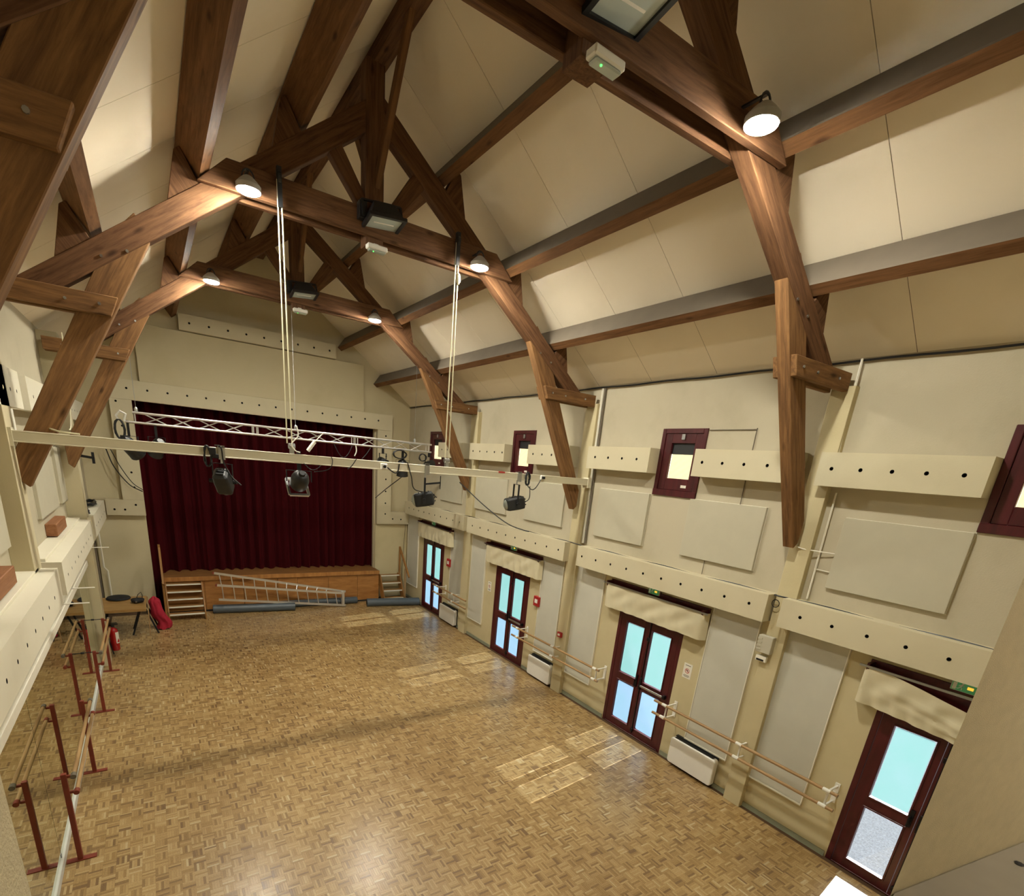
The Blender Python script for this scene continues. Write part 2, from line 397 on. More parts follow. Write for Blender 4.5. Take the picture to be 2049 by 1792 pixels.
# ---- floor: screed slab, mosaic parquet squares of five strips
floor = obj('floor', MB().box(XL, XR+.1, -2.6, 17.6, -.12, -.004), M_sub); tag(floor, 'oak mosaic parquet floor of small squares with alternating strips', 'floor', kind='structure')
T_ = 0.118
def in_view(x, y):
    d = Vector((x,y,0)) - CAM; w = d.dot(CF)
    if w < .3: return None
    u = 1024.5+OX+FPX*d.dot(CR)/w; v = 896+OY-FPX*d.dot(CU)/w
    return d.length if (60 < u < 1700 and 0 < v < 1788) else None
cells = []
nx, ny = int(8.1/T_)+1, int(14.95/T_)+1
for i in range(nx):
    for j in range(ny):
        x, y = i*T_, .6+j*T_
        if x+T_ > XR+.01: continue
        d = in_view(x+T_/2, y+T_/2)
        cells.append((d if d else 1e3+j, i, j))
cells.sort()
near = cells[:300]; rest = cells[300:]
def strips(x, y, alt, g=.0007):
    """five strips of one square as rectangles"""
    w = T_/5
    for k in range(5):
        if alt: yield (x+g*.5, x+T_-g*.5, y+k*w+g*.5, y+(k+1)*w-g*.5)
        else: yield (x+k*w+g*.5, x+(k+1)*w-g*.5, y+g*.5, y+T_-g*.5)
def shade():
    t = random.random(); r = random.gauss(.46, .22)
    return min(1, max(0, r - (.35 if t < .05 else 0)))
def set_shade(me, vals):
    a = me.attributes.new('shade', 'FLOAT', 'FACE'); a.data.foreach_set('value', vals)
def block_mesh(alt, k):
    vs, fs, sh = [], [], []
    b0 = random.gauss(0, .07)
    for (x0,x1,y0,y1) in strips(-T_/2, -T_/2, alt):
        o = len(vs); z = random.uniform(-.0003,.0002)
        vs += [(x0,y0,-.004),(x1,y0,-.004),(x1,y1,-.004),(x0,y1,-.004),(x0,y0,z),(x1,y0,z),(x1,y1,z),(x0,y1,z)]
        q = min(1,max(0,shade()+b0))
        for f in [(4,5,6,7),(0,1,5,4),(1,2,6,5),(2,3,7,6),(3,0,4,7)]: fs.append(tuple(a+o for a in f)); sh.append(q)
    me = bpy.data.meshes.new('parquet_square'); me.from_pydata(vs, [], fs); set_shade(me, sh); me.materials.append(M_parq); return me
bmesh_pool = {alt: [block_mesh(alt, k) for k in range(14)] for alt in (0,1)}
for d, i, j in near:
    alt = (i+j) & 1
    o = bpy.data.objects.new('parquet_square', random.choice(bmesh_pool[alt])); C.objects.link(o); o.parent = floor
    o.location = (i*T_+T_/2, .6+j*T_+T_/2, 0)
vs, fs, sh = [], [], []
for d, i, j in rest:
    b0 = random.gauss(0, .07)
    for (x0,x1,y0,y1) in strips(i*T_, .6+j*T_, (i+j)&1):
        o = len(vs); vs += [(x0,y0,0),(x1,y0,0),(x1,y1,0),(x0,y1,0)]; fs.append((o,o+1,o+2,o+3)); sh.append(min(1,max(0,shade()+b0)))
me = bpy.data.meshes.new('parquet_field'); me.from_pydata(vs, [], fs); set_shade(me, sh); me.materials.append(M_parq)
pf = bpy.data.objects.new('parquet_field', me); C.objects.link(pf); pf.parent = floor; pf['kind'] = 'stuff'

# ---- walls
WINY = [(13.47,14.40), (9.285,10.12), (5.09,5.92), (.90,1.745)]
WZ0, WZ1 = 4.25, 5.24
DH = 2.36; DW = .70
wr = MB(); ycut = -2.6
for yc in sorted(DOORY):
    wr.box(XR, XR+.1, ycut, yc-DW, -.1, DH); ycut = yc+DW
wr.box(XR, XR+.1, ycut, 17.6, -.1, DH)
wr.box(XR, XR+.1, -2.6, 17.6, DH, 2.9)
wu = MB().box(XR, XR+.1, -2.6, 17.6, 2.9, WZ0)
ycut = -2.6
for a, b in sorted(WINY):
    wu.box(XR, XR+.1, ycut, a, WZ0, WZ1); ycut = b
wu.box(XR, XR+.1, ycut, 17.6, WZ0, WZ1); wu.box(XR, XR+.1, -2.6, 17.6, WZ1, WT+.1)
tag(obj('wall_right_upper', wu, M_upper), 'paler upper part of the right wall with the small high windows', 'wall', kind='structure')
tag(obj('wall_right', wr, M_warm), 'warm cream lower part of the right wall with the four glazed doors', 'wall', kind='structure')
tag(obj('wall_left', MB().box(XL-.1, XL, -2.6, 17.6, -.1, WT+.1), M_upper), 'pale plaster wall on the left above the mirrors', 'wall', kind='structure')
gx0, gx1 = .97, 6.97
wb = MB().box(XL, gx0, YB, YB+.15, -.1, 5.2).box(gx1, XR, YB, YB+.15, -.1, 5.2)
wb.prism([(XL,5.2),(XR,5.2),(XR,WT),(XRID,RID),(XL,WT)], 'y', YB, YB+.15)
tag(obj('wall_back', wb, M_wall), 'cream gable wall at the stage end around the stage opening', 'wall', kind='structure')
# balcony wall with the wide opening the picture is taken through
wf = MB().box(XL, 1.09, .5, .6, -.1, WT).prism([(4.44,.6),(XR,.6),(XR,-.04),(4.47,.595)], 'z', -.1, WT).box(1.09, 4.44, .52, .6, -.1, 2.3)
wf.prism([(XL,WT),(XR,WT),(XRID,RID)], 'y', .5, .6)
tag(obj('wall_front', wf, M_conc), 'rough rendered balcony wall framing the view at both edges', 'wall', kind='structure')
tag(obj('wall_rear', MB().box(XL, XR, -2.7, -2.6, -.1, RID), M_wall), 'plain wall behind the balcony', 'wall', kind='structure')
bf = obj('trim_1', MB().prism([(XL,-2.6),(XR,-2.6),(XR,-.05),(4.46,.59),(4.0,.52),(XL,.5)], 'z', 2.25, 2.40), M_slab); tag(bf, 'grey painted balcony floor at the bottom right corner', 'balcony floor', kind='structure')
obj('mark', MB().lathe([(.02,0),(.026,.004),(.012,.008)], (5.5,.30,2.40), n=8), M_blackm, bf)
# backstage box behind the curtain
bs = MB().box(XL, XR, 17.6, 17.7, -.1, 6).box(.2, .3, 16.09, 17.6, -.1, 6).box(7.6, 7.7, 16.09, 17.6, -.1, 6).box(.2, 7.7, 16.09, 17.6, 5.9, 6.0)
tag(obj('wall_backstage', bs, M_blackm), 'dark backstage walls behind the curtain', 'wall', kind='structure')

# ---- ceiling: two slopes of boards 1.2 m wide with fine joints
ce = MB()
ce.prism([(XR+.1,WT-.075),(XRID,RID+.02),(XRID,RID+.1),(XR+.1,WT+.03)], 'y', -2.7, 17.7)
ce.prism([(XL-.1,WT-.075),(XRID,RID+.02),(XRID,RID+.1),(XL-.1,WT+.03)], 'y', -2.7, 17.7)
ceil = obj('ceiling', ce, M_gap); tag(ceil, 'pitched ceiling of pale boards between the timber purlins', 'ceiling', kind='structure')
y = 2.75-1.2*4
while y < 16:
    y1 = min(y+1.2, 15.94)
    for x0 in (XR, XL):
        dx = .0 if x0 == XR else .0
        pr_ = [(x0,WT),(XRID,RID),(XRID,RID+.018),(x0,WT+.018)]
        pb = MB().prism(pr_, 'y', y+.003, y1-.003)
        obj('ceiling_panel', pb, M_ceil, ceil)
    y += 1.2

# ---- wall posts, skirting, rails (right)
n_ = [1]
def trim(mb, mat, label, cat, bevel=.004):
    n_[0] += 1
    return tag(obj('trim_%d' % n_[0], mb, mat, bevel=bevel), label, cat, kind='structure')
trim(MB().box(8.0, XR, 3.21, 3.47, 0, WT-.3), M_warm, 'plaster pilaster on the right wall under the nearest truss', 'pilaster')
trim(MB().box(8.0, XR, 7.42, 7.72, 0, WT-.3), M_warm, 'plaster pilaster on the right wall under the middle truss', 'pilaster')
trim(MB().box(8.0, XR, 11.58, 11.93, 0, WT-.3), M_warm, 'plaster pilaster on the right wall under the truss nearest the stage', 'pilaster')
bb = MB(); ycut = .6
for yc in sorted(DOORY): bb.box(XR-.015, XR, ycut, yc-DW-.02, 0, .075); ycut = yc+DW+.02
bb.box(XR-.015, XR, ycut, YB, 0, .075)
tag(obj('baseboard_right', bb, M_green), 'thin green-grey skirting along the right wall', 'skirting', kind='structure')
tag(obj('trim_20', MB().box(XL, .05, 7.30, 7.70, 2.6, WT-.05), M_wall, bevel=.004), 'white post on the left wall under the middle truss', 'post', kind='structure')
tag(obj('trim_21', MB().box(XL, .14, 12.02, 12.36, 0, WT-.05), M_wall, bevel=.004), 'cream post on the left wall at the end of the mirrors', 'post', kind='structure')
tag(obj('trim_22', MB().box(XL, .05, 3.25, 3.6, 2.6, WT-.05), M_wall, bevel=.004), 'post on the left wall under the nearest truss', 'post', kind='structure')

# ================================================================== ROOF FRAME
RX0, RZ0 = 7.587, 5.864        # a point on the rafters' top edge, right side
KX = 3.92                      # king posts
def rz(x): return RZ0 + SL*(RX0-x)           # right rafter top
ZAP = rz(KX)                                  # top edge at the apex
def mir(x): return 2*XC - x
def sx(x, s): return x if s > 0 else mir(x)
def member(name, poly, y0, y1, mat, parent, d, bevel=.006):
    return obj(name, MB().prism(poly, 'y', y0, y1), mat, parent, bevel=bevel, frame=((poly[0][0], y0, poly[0][1]), (d[0],0,d[1]), (0,1,0)))
PUR = [(4.907,7.925), (5.99,7.115), (7.02,6.345)]     # downhill bottom corner of each purlin (right)
dS = Vector((.8007,0,-.599)); nS = Vector((.599,0,.8007))
def truss(ty, label, rot=0):
    t = thing('roof_truss', label, 'truss', (XC, ty, 3.8), 'timber roof trusses')
    for s in (1,-1):
        f = lambda pts: [(sx(x,s), z) for x, z in pts]
        kx = KX if s > 0 else mir(KX)
        member('rafter', f([(kx,rz(kx)),(7.78,rz(7.78)),(7.44,5.70),(kx,rz(kx)-.315)]), ty-.08, ty+.08, M_beam, t, (.8*s,-.6))
        member('leg', f([(6.50,6.40),(6.62,6.62),(6.86,6.36),(7.94,4.15),(7.93,3.86),(7.86,3.80)]), ty-.07, ty+.07, M_beamlite, t, (.47*s,-.88))
        for q in (-1,1):
            member('collar_plank', f([(6.93,5.60),(8.0,5.60),(8.0,5.79),(6.85,5.79)]), ty+q*.096-.034, ty+q*.096+.034, M_beamlite, t, (s,0))
        member('web_brace', f([(4.06,7.35),(4.22,7.35),(4.60,7.79),(4.46,7.93)]), ty-.06, ty+.06, M_beam, t, (.6*s,.75))
        for px, pz in PUR:
            a = Vector((px,0,pz))
            p0 = a; p1 = a + nS*.30; p2 = a + dS*.40; p2.z = rz(p2.x)-.01; p0 = Vector((a.x,0,rz(a.x)-.01)); p1 = a + nS*.27 + dS*.0; p3 = a+nS*.27+dS*.07
            member('purlin_cleat', f([(p0.x,p0.z),(p1.x,p1.z),(p3.x,p3.z),(p2.x,p2.z)]), ty-.07, ty+.07, M_beam, t, (.6*s,.8))
    for q in (-1,1):
        member('tie_plank', [(1.95,7.06),(mir(1.95),7.06),(mir(2.25),7.34),(2.25,7.34)], ty+q*.12-.037, ty+q*.12+.037, M_beam, t, (1,0))
    obj('king_post', MB().box(KX-.115, KX+.115, ty-.10, ty+.10, 6.97, 8.82), M_beam, t, bevel=.006, frame=((KX,ty,7),(0,0,1),(1,0,0)))
    for q in (-1,1):
        a, b = Vector((KX+.04, ty+q*.05, 7.62)), Vector((KX+.04, ty+q*1.05, 8.86))
        mb = MB().bar(a, b, .11, .07, up=(1,0,0))
        obj('ridge_brace', mb, M_purlin, t, bevel=.004, frame=(a, b-a, (1,0,0)))
    bt = MB()
    for s in (1,-1):
        for x, z in ((7.02,5.70),(7.3,5.69),(7.75,5.70),(6.72,6.25),(6.95,6.15)):
            for q in (-1,1):
                yy = ty+q*(.129 if z < 5.75 else .079)
                bt.cyl((sx(x,s), yy, z), (sx(x,s), yy+q*.012, z), .014, n=8)
    obj('bolt_heads', bt, M_steel, t, kind='stuff')
    t.rotation_euler.z = math.radians(rot)
    return t
truss(TY[0]+.03, 'nearest timber roof truss, cut off by the top edge of the view', -1.4)
truss(TY[1], 'middle timber roof truss that carries the hanging ropes')
truss(TY[2], 'timber roof truss nearest the stage')
def purlin(px, pz, s, label):
    a = Vector((px,0,pz)); b = a - dS*.125; h = nS*.325
    pts = [(sx(p.x,s), p.z) for p in (a, b, b+h, a+h)]
    r = thing('purlin', label, 'roof beam', (pts[0][0], 8, pts[0][1]), 'long roof purlins')
    obj('timber', MB().prism(pts, 'y', .6, YB), M_purlin, r, frame=((pts[0][0],.6,pts[0][1]),(0,1,0),(1,0,0)))
    # grey painted uphill face
    e = -dS*.004
    q = [(sx(p.x,s), p.z) for p in (b+e+nS*.02, b, b+h, b+h+e)]
    if s > 0: obj('painted_side', MB().prism(q, 'y', .61, YB-.01), M_grey, r)
    return r
nm = {1:'right', -1:'left'}
for s in (1,-1):
    for (px,pz), w in zip(PUR, ('uppermost purlin, near the ridge', 'middle purlin, level with the tie beams', 'lowest purlin, above the wall')):
        purlin(px, pz, s, '%s on the %s roof slope' % (w, nm[s]))
rb = thing('ridge_beam', 'dark ridge beam along the top of the roof', 'roof beam', (XRID, 8, 8.8))
obj('timber', MB().box(XRID-.09, XRID+.09, .6, YB, 8.80, RID-.005), M_beam, rb, frame=((XRID,.6,8.8),(0,1,0),(1,0,0)))

# ---- round lamps (lit), floodlights (off), emergency lights on each truss
def round_lamp(x, y, z, label):
    t = thing('round_lamp', label, 'lamp', (x,y,z), 'lit round lamps on the trusses')
    obj('housing', MB().lathe([(.124,-.048),(.128,.0),(.09,.04),(.05,.075),(.03,.085)], (x,y,z+.02), n=20), M_shade, t, smooth=True)
    obj('lens', MB().lathe([(.09,.02),(.116,.0),(.118,-.034),(.10,-.044),(.02,-.05)], (x,y,z), n=20), M_lampfar if y > 10 else M_lamp, t, smooth=True)
    pts = [(x-.06, y, z+.06)] + [(x-.06*math.cos(a), y, z+.09+.075*math.sin(a)) for a in [PI*k/8 for k in range(9)]] + [(x+.06, y, z+.06)]
    obj('bracket', MB().tube(pts, .009), M_black, t, smooth=True)
    obj('arm', MB().bar((x, y, z+.155), (x, y+.22, z+.155), .03, .012), M_black, t)
    return t
LZ = 7.06
for ty, w in zip(TY, ('nearest truss', 'middle truss', 'far truss')):
    for x, sd_ in ((2.42,'left'), (5.33,'right')):
        if ty < 5 and sd_ == 'left': continue
        round_lamp(x, ty-.36, LZ, 'glowing round lamp at the %s end of the tie beam of the %s' % (sd_, w))
def floodlight(ty, label):
    x, y, z = KX+.05, ty-.28, 7.2
    t = thing('floodlight', label, 'floodlight', (x,y,z), 'unlit floodlights at the truss centres')
    n = Vector((.10,-.16,-.97)).normalized(); u = Vector((1,0,.0)); u = (u - n*u.dot(n)).normalized(); v = n.cross(u)
    P = lambda a, b, c: Vector((x,y,z)) + u*a + v*b + n*c
    def fr(a, b, c0, c1, a1=None, b1=None):
        a1 = a1 or a; b1 = b1 or b
        return MB().add([P(-a,-b,c0),P(a,-b,c0),P(a,b,c0),P(-a,b,c0),P(-a1,-b1,c1),P(a1,-b1,c1),P(a1,b1,c1),P(-a1,b1,c1)],
                        [(0,3,2,1),(4,5,6,7),(0,1,5,4),(1,2,6,5),(2,3,7,6),(3,0,4,7)])
    obj('housing', fr(.13,.10,-.17,0,.22,.165), M_dgrey, t, bevel=.01)
    rim = MB()
    for a0,a1,b0,b1 in ((-.24,.24,-.185,-.145),(-.24,.24,.145,.185),(-.24,-.2,-.145,.145),(.2,.24,-.145,.145)):
        rim.add([P(a0,b0,0),P(a1,b0,0),P(a1,b1,0),P(a0,b1,0),P(a0,b0,.035),P(a1,b0,.035),P(a1,b1,.035),P(a0,b1,.035)], [(0,3,2,1),(4,5,6,7),(0,1,5,4),(1,2,6,5),(2,3,7,6),(3,0,4,7)])
    obj('rim', rim, M_black, t)
    obj('glass', fr(.2,.145,.005,.018), M_lens, t)
    obj('lamp_tube', MB().cyl(P(-.13,0,.004), P(.13,0,.004), .018, n=10), M_white, t)
    obj('bracket', MB().bar(P(-.25,0,-.03), P(-.25,0,-.2), .03, .03).bar(P(.25,0,-.03), P(.25,0,-.2), .03, .03).bar(P(-.25,0,-.2), P(.25,0,-.2), .03, .02), M_black, t)
    obj('gear_box', MB().box(x-.3, x-.2, y+.02, y+.12, z-.02, z+.16), M_black, t, bevel=.006)
def emergency(ty, label, dz=0):
    x, y, z = KX, ty-.18, 6.92+dz
    t = thing('emergency_light', label, 'emergency light', (x,y,z), 'emergency lights under the truss centres')
    obj('case', MB().box(x-.13, x+.13, y-.05, y+.05, z-.01, z+.045), M_white, t, bevel=.01)
    obj('diffuser', MB().box(x-.11, x+.11, y-.04, y+.04, z-.03, z-.01), M_lens, t, bevel=.008)
    obj('indicator', MB().lathe([(.008,0),(.006,-.006)], (x-.05, y-.02, z-.03), n=8), emit_g, t)
    obj('bracket', MB().box(x-.03, x+.03, y+.02, y+.1, z+.045, z+.07), M_white, t)
emit_g = emit('green_led', '#50ff60', 3.0)
for ty, w in zip(TY, ('nearest truss, close to the top edge', 'middle truss', 'truss nearest the stage')):
    floodlight(ty, 'black unlit floodlight at the centre of the %s' % w)
    emergency(ty, 'small white emergency light below the floodlight of the %s' % w)

# globe lamp added behind the camera to brighten the balcony wall
t = thing('added_balcony_lamp', 'added white globe lamp behind the view that brightens the balcony wall', 'lamp', (6.9,-1.5,5.4))
obj('globe', MB().lathe([(.03,-.12),(.09,-.09),(.12,0),(.09,.09),(.03,.12)], (6.9,-1.5,5.4), n=18), emit('added_fill_glow', '#fff6ea', 330), t, smooth=True)
obj('stem', MB().cyl((6.9,-1.5,5.52),(6.9,-1.5,6.7),.012,n=8), M_white, t)
# ================================================================== RIGHT WALL
PX = 7.86                       # front of the perforated boxes
def wall_box(y0, y1, z0, z1, holes, label, r=.021):
    """perforated acoustic box on the right wall, front facing the room (-x)"""
    y0 *= .991; y1 = min(y1*.991, YB-.02); holes = [h*.991 for h in holes]
    w = y1-y0
    mb = MB().perf((PX,y1,z0), (0,-1,0), (0,0,1), w, z1-z0, XR-PX, [(y1-h, (z1-z0)*.52) for h in holes], r)
    return tag(obj('acoustic_box', mb, M_box), label, 'acoustic box', 'perforated boxes on the right wall')
LB0, LB1 = 2.792, 3.168
wall_box(.62, 3.335, LB0, LB1, [3.07-.382*k for k in range(6)], 'low cream perforated box above the nearest door, right edge of the view')
wall_box(3.53, 7.345, LB0, LB1, [7.205-.382*k for k in range(10)], 'long cream perforated box above the second nearest door')
wall_box(7.735, 11.66, LB0, LB1, [11.38-.385*k for k in range(10)], 'long cream perforated box above the third door from the near end')
wall_box(11.84, 15.70, LB0, LB1, [15.4-.37*k for k in range(10)], 'grubby perforated box above the door nearest the stage')
UB0, UB1 = 4.563, 4.938
wall_box(1.765, 3.345, UB0, UB1, [3.19-.31*k for k in range(5)], 'high perforated box beside the window cut by the right edge')
wall_box(3.62, 5.12, UB0, UB1, [4.97-.33*k for k in range(4)], 'high perforated box right of the second nearest window')
wall_box(5.97, 7.425, UB0, UB1, [7.22-.33*k for k in range(4)], 'high perforated box left of the second nearest window')
wall_box(7.95, 9.29, UB0, UB1, [9.1-.31*k for k in range(4)], 'high perforated box right of the third window, behind the middle leg')
wall_box(10.2, 11.76, UB0, UB1, [11.6-.33*k for k in range(5)], 'high perforated box left of the third window')
wall_box(12.14, 13.52, UB0, UB1, [13.3-.33*k for k in range(4)], 'high perforated box behind the truss leg nearest the stage')
def felt(name, y0, y1, z0, z1, mat, label, group, d=.03):
    t = thing(name, label, 'acoustic panel', (XR,(y0+y1)/2,z0), group)
    obj('felt_face', MB().box(XR-d, XR-.004, y0, y1, z0, z1), mat, t, bevel=.004)
    obj('backing', MB().box(XR-.006, XR, y0-.004, y1+.004, z0-.004, z1+.004), M_trimw, t)
    if name == 'tall_absorber':
        obj('bottom_rail', MB().box(XR-d-.012, XR, y0-.01, y1+.01, z0-.02, z0), M_trimw, t)
        for ya in (y0-.012, y1): obj('side_strip', MB().box(XR-d-.006, XR, ya, ya+.012, z0, z1), M_trimw, t)
    return t
G1 = 'square felt panels on the upper right wall'
felt('sound_absorber', 1.745, 2.95, 3.385, 4.23, M_panel, 'large square felt panel nearest the camera on the upper right wall', G1, .045)
felt('sound_absorber', 3.925, 5.15, 3.385, 4.24, M_panel, 'square felt panel above the second nearest door, right of its window', G1, .045)
felt('sound_absorber', 5.95, 7.13, 3.385, 4.24, M_panel, 'square felt panel left of the second nearest window', G1, .045)
felt('sound_absorber', 8.09, 9.40, 3.395, 4.22, M_panel, 'square felt panel between the black spotlights, right of the third window', G1, .045)
felt('sound_absorber', 10.15, 11.7, 3.395, 4.22, M_panel, 'square felt panel left of the third window, behind the black cable', G1, .045)
felt('sound_absorber', 12.29, 13.54, 3.42, 4.2, M_panel, 'grubby square felt panel nearest the stage on the upper right wall', G1, .045)
G2 = 'tall grey felt panels beside the doors'
felt('tall_absorber', 2.48, 3.235, .525, 2.77, M_lowpanel, 'tall grey felt panel left of the nearest door', G2)
felt('tall_absorber', 3.62, 4.35, .55, 2.77, M_lowpanel, 'tall grey felt panel right of the second nearest door', G2)
felt('tall_absorber', 6.67, 7.40, .515, 2.77, M_lowpanel, 'tall grey felt panel left of the second nearest door', G2)
felt('tall_absorber', 7.84, 8.53, .6, 2.77, M_lowpanel, 'tall grey felt panel right of the third door, above its heater', G2)
felt('tall_absorber', 10.87, 11.56, .5, 2.77, M_lowpanel, 'tall grey felt panel left of the third door', G2)
felt('tall_absorber', 12.02, 12.72, .6, 2.77, M_lowpanel, 'tall grey felt panel right of the door nearest the stage', G2)
felt('tall_absorber', 14.95, 15.74, .5, 2.77, M_lowpanel, 'tall grey felt panel in the corner beside the right stage steps', G2)

def rpane(x0, x1, y0, y1, z0, z1, r=.05, n=4):
    pts = []
    for cy, cz, a0 in ((y1-r,z1-r,0),(y0+r,z1-r,PI/2),(y0+r,z0+r,PI),(y1-r,z0+r,3*PI/2)):
        for k in range(n+1): a = a0+PI/2*k/n; pts.append((cy+r*math.cos(a), cz+r*math.sin(a)))
    return MB().prism(pts, 'x', x0, x1)
def door(idx, yc, label, clearlow):
    d = thing('door_%d' % idx, label, 'door', (XR, yc, 0), kind='structure')
    fr = MB()
    fr.box(XR-.004, XR+.06, yc-.70, yc-.632, 0, DH).box(XR-.004, XR+.06, yc+.632, yc+.70, 0, DH).box(XR-.004, XR+.06, yc-.632, yc+.632, DH-.07, DH).box(XR-.004, XR+.06, yc-.632, yc+.632, 0, .02)
    obj('door_frame', fr, M_red, d, bevel=.005, frame=((XR,yc,0),(0,0,1),(1,0,0)))
    for s in (1,-1):
        a, b = sorted((yc+s*.003, yc+s*.628))
        pa, pb = sorted((yc+s*.085, yc+s*.488))
        lf = MB()
        x0, x1 = XR+.004, XR+.05
        lf.box(x0,x1,a,pa,.02,DH-.07).box(x0,x1,pb,b,.02,DH-.07)
        lf.box(x0,x1,pa,pb,.02,.16).box(x0,x1,pa,pb,.915,1.075).box(x0,x1,pa,pb,2.03,DH-.07)
        leaf = obj('door_leaf', lf, M_red, d, frame=((XR,yc,0),(0,0,1),(1,0,0)))
        for z0, z1 in ((.16,.915),(1.075,2.03)):
            e = .013
            low = z0 < .5 and clearlow
            if low:
                obj('glass_pane', MB().box(XR+.024, XR+.028, pa, pb, z0, z1), M_clear, leaf)
            else:
                obj('glass_pane', MB().box(XR+.024, XR+.028, pa, pb, z0, z1), M_clear, leaf)
                fm = rpane(XR+.021, XR+.022, pa+e, pb-e, z0+e, z1-e, .03); fm.f = fm.f[:1]
                obj('frosted_film', fm, M_frost if z0 > .5 else M_frostlow, leaf)
        bead = MB()
        for z0, z1 in ((.16,.915),(1.075,2.03)):
            bead.box(x0-.012,x0,pa-.02,pa,z0-.02,z1+.02).box(x0-.012,x0,pb,pb+.02,z0-.02,z1+.02).box(x0-.012,x0,pa,pb,z0-.02,z0).box(x0-.012,x0,pa,pb,z1,z1+.02)
        obj('glazing_bead', bead, M_red, leaf, bevel=.003)
        if s < 0:
            hw = MB().box(XR-.03, XR, yc-.07, yc-.025, .93, 1.16).box(XR-.012, XR+.004, yc-.055, yc-.035, .06, 2.25)
            hw.cyl((XR-.05,yc-.05,1.02),(XR-.05,yc-.60,1.02),.014,n=8).box(XR-.055,XR,yc-.62,yc-.58,.985,1.055)
            hw.box(XR-.03, XR, yc-.075, yc-.02, .1, .16).box(XR-.03, XR, yc-.075, yc-.02, 1.84, 1.90)
            obj('panic_bolt', hw, M_redhw, d, bevel=.003)
            obj('push_bar', MB().box(XR-.066, XR-.05, yc-.57, yc-.09, 1.005, 1.04), M_steel, d, bevel=.003)
        else:
            obj('handle', MB().box(XR-.02,XR+.004,yc+.03,yc+.07,.95,1.17).cyl((XR-.02,yc+.05,1.08),(XR-.06,yc+.05,1.08),.011,n=8).cyl((XR-.06,yc+.05,1.085),(XR-.06,yc+.05,.97),.01,n=8), M_redhw, d, smooth=True)
    return d
door(1, DOORY[0], 'dark red glazed double door nearest the stage on the right wall', False)
door(2, DOORY[1], 'dark red glazed double door, second from the stage', False)
door(3, DOORY[2], 'dark red glazed double door, third from the stage with a white notice beside it', False)
door(4, DOORY[3], 'dark red glazed double door nearest the camera with a clear lower pane', True)

def window(idx, y0, y1, label):
    w = thing('window_%d' % idx, label, 'window', (XR,(y0+y1)/2,WZ0), kind='structure')
    yc = (y0+y1)/2; x = XR-.02
    fr = MB().box(x,XR+.09,y0,y0+.07,WZ0,WZ1).box(x,XR+.09,y1-.07,y1,WZ0,WZ1).box(x,XR+.09,y0+.07,y1-.07,WZ1-.07,WZ1).box(x-.01,XR+.09,y0,y1,WZ0-.01,WZ0+.085)
    obj('window_frame', fr, M_red, w, bevel=.006, frame=((x,yc,WZ0),(0,0,1),(1,0,0)))
    a, b, c, d = y0+.2, y1-.2, WZ0+.26, WZ1-.21
    sash = MB().box(XR,XR+.05,y0+.07,a,WZ0+.085,WZ1-.07).box(XR,XR+.05,b,y1-.07,WZ0+.085,WZ1-.07).box(XR,XR+.05,a,b,WZ0+.085,c).box(XR,XR+.05,a,b,d,WZ1-.07)
    sh = obj('sash', sash, M_red, w, bevel=.005, frame=((x,yc,WZ0),(0,0,1),(1,0,0)))
    obj('blind', MB().sheet(lambda u,v: (XR+.055+.006*math.sin(u*17+v*9)*math.sin(v*13), a+(b-a)*u, c+(d-c-.15)*v), 16, 14), M_yellow, w, smooth=True)
    obj('blind_top', MB().box(XR+.04,XR+.055,a,b,d-.16,d), M_dgrey, w)
    obj('latch', MB().box(XR-.025,XR,yc-.03,yc+.03,d+.05,d+.13), M_steel, w, bevel=.003)
    obj('label', MB().box(XR-.002,XR,yc-.2,yc-.1,WZ0+.13,WZ0+.17), M_paper, w)
window(1, *WINY[0], 'small dark red high window nearest the stage, behind the ropes')
window(2, *WINY[1], 'small dark red high window above the second door from the stage')
window(3, *WINY[2], 'small dark red high window with a yellow blind and a thin wire beside it')
window(4, *WINY[3], 'dark red high window cut off by the right edge')

# ---- pelmets over the doors: dark board, rail, hanging cloth
def pelmet(y0, y1, label, slip=False):
    t = thing('pelmet', label, 'pelmet', (XR,(y0+y1)/2,2.2), 'cloth pelmets above the doors')
    obj('backboard', MB().box(XR-.02, XR, y0+.04, y1-.02, 2.36, 2.70), M_red, t, bevel=.004)
    for yy in (y0+.06, y1-.07):
        br = MB().prism([(XR-.0,2.28),(XR-.16,2.62),(XR-.16,2.68),(XR,2.68)], 'y', yy, yy+.03)
        if slip and yy > 2.0 or not slip: obj('bracket', br, M_red, t, bevel=.003)
    obj('rail', MB().box(XR-.165, XR-.145, y0-.02, y1+.03, 2.625, 2.65), M_steel, t)
    rnd = random.Random(int(y0*100))
    ph = [rnd.uniform(0,6) for _ in range(5)]
    def fn(u, v):
        y = y1 - (y1-y0)*u
        x = XR-.152 - .006*math.sin(u*31+ph[0]+v*1.5)*(.3+v) - .010*math.sin(u*57+ph[1]-v*3)*v
        for k, c in enumerate((.22,.5,.78)):       # swags
            dv = (u-c-.03*math.sin(ph[k]))/.13
            x -= .016*math.exp(-dv*dv)*math.sin(PI*v)*math.sin(v*7+ph[k]+u*25)
        top = 2.64; h = .425
        z = top - h*v - .003*math.sin(u*13+ph[3])*v
        if slip:
            sag = .20*math.sin(min(1,u*1.1)*PI*.5)**2
            z = top - sag*(1-v*.55) - (h+.02)*v
            x -= .05*math.exp(-((v-.35-.3*u)/.10)**2)*u + .035*math.exp(-((v-.65-.2*u)/.07)**2)*u
        if u < .02: x += (.02-u)*5.0
        if u > .98: x += (u-.98)*5.0
        return (x, y, z)
    obj('cloth', MB().sheet(fn, 60, 14), M_cloth, t, smooth=True)
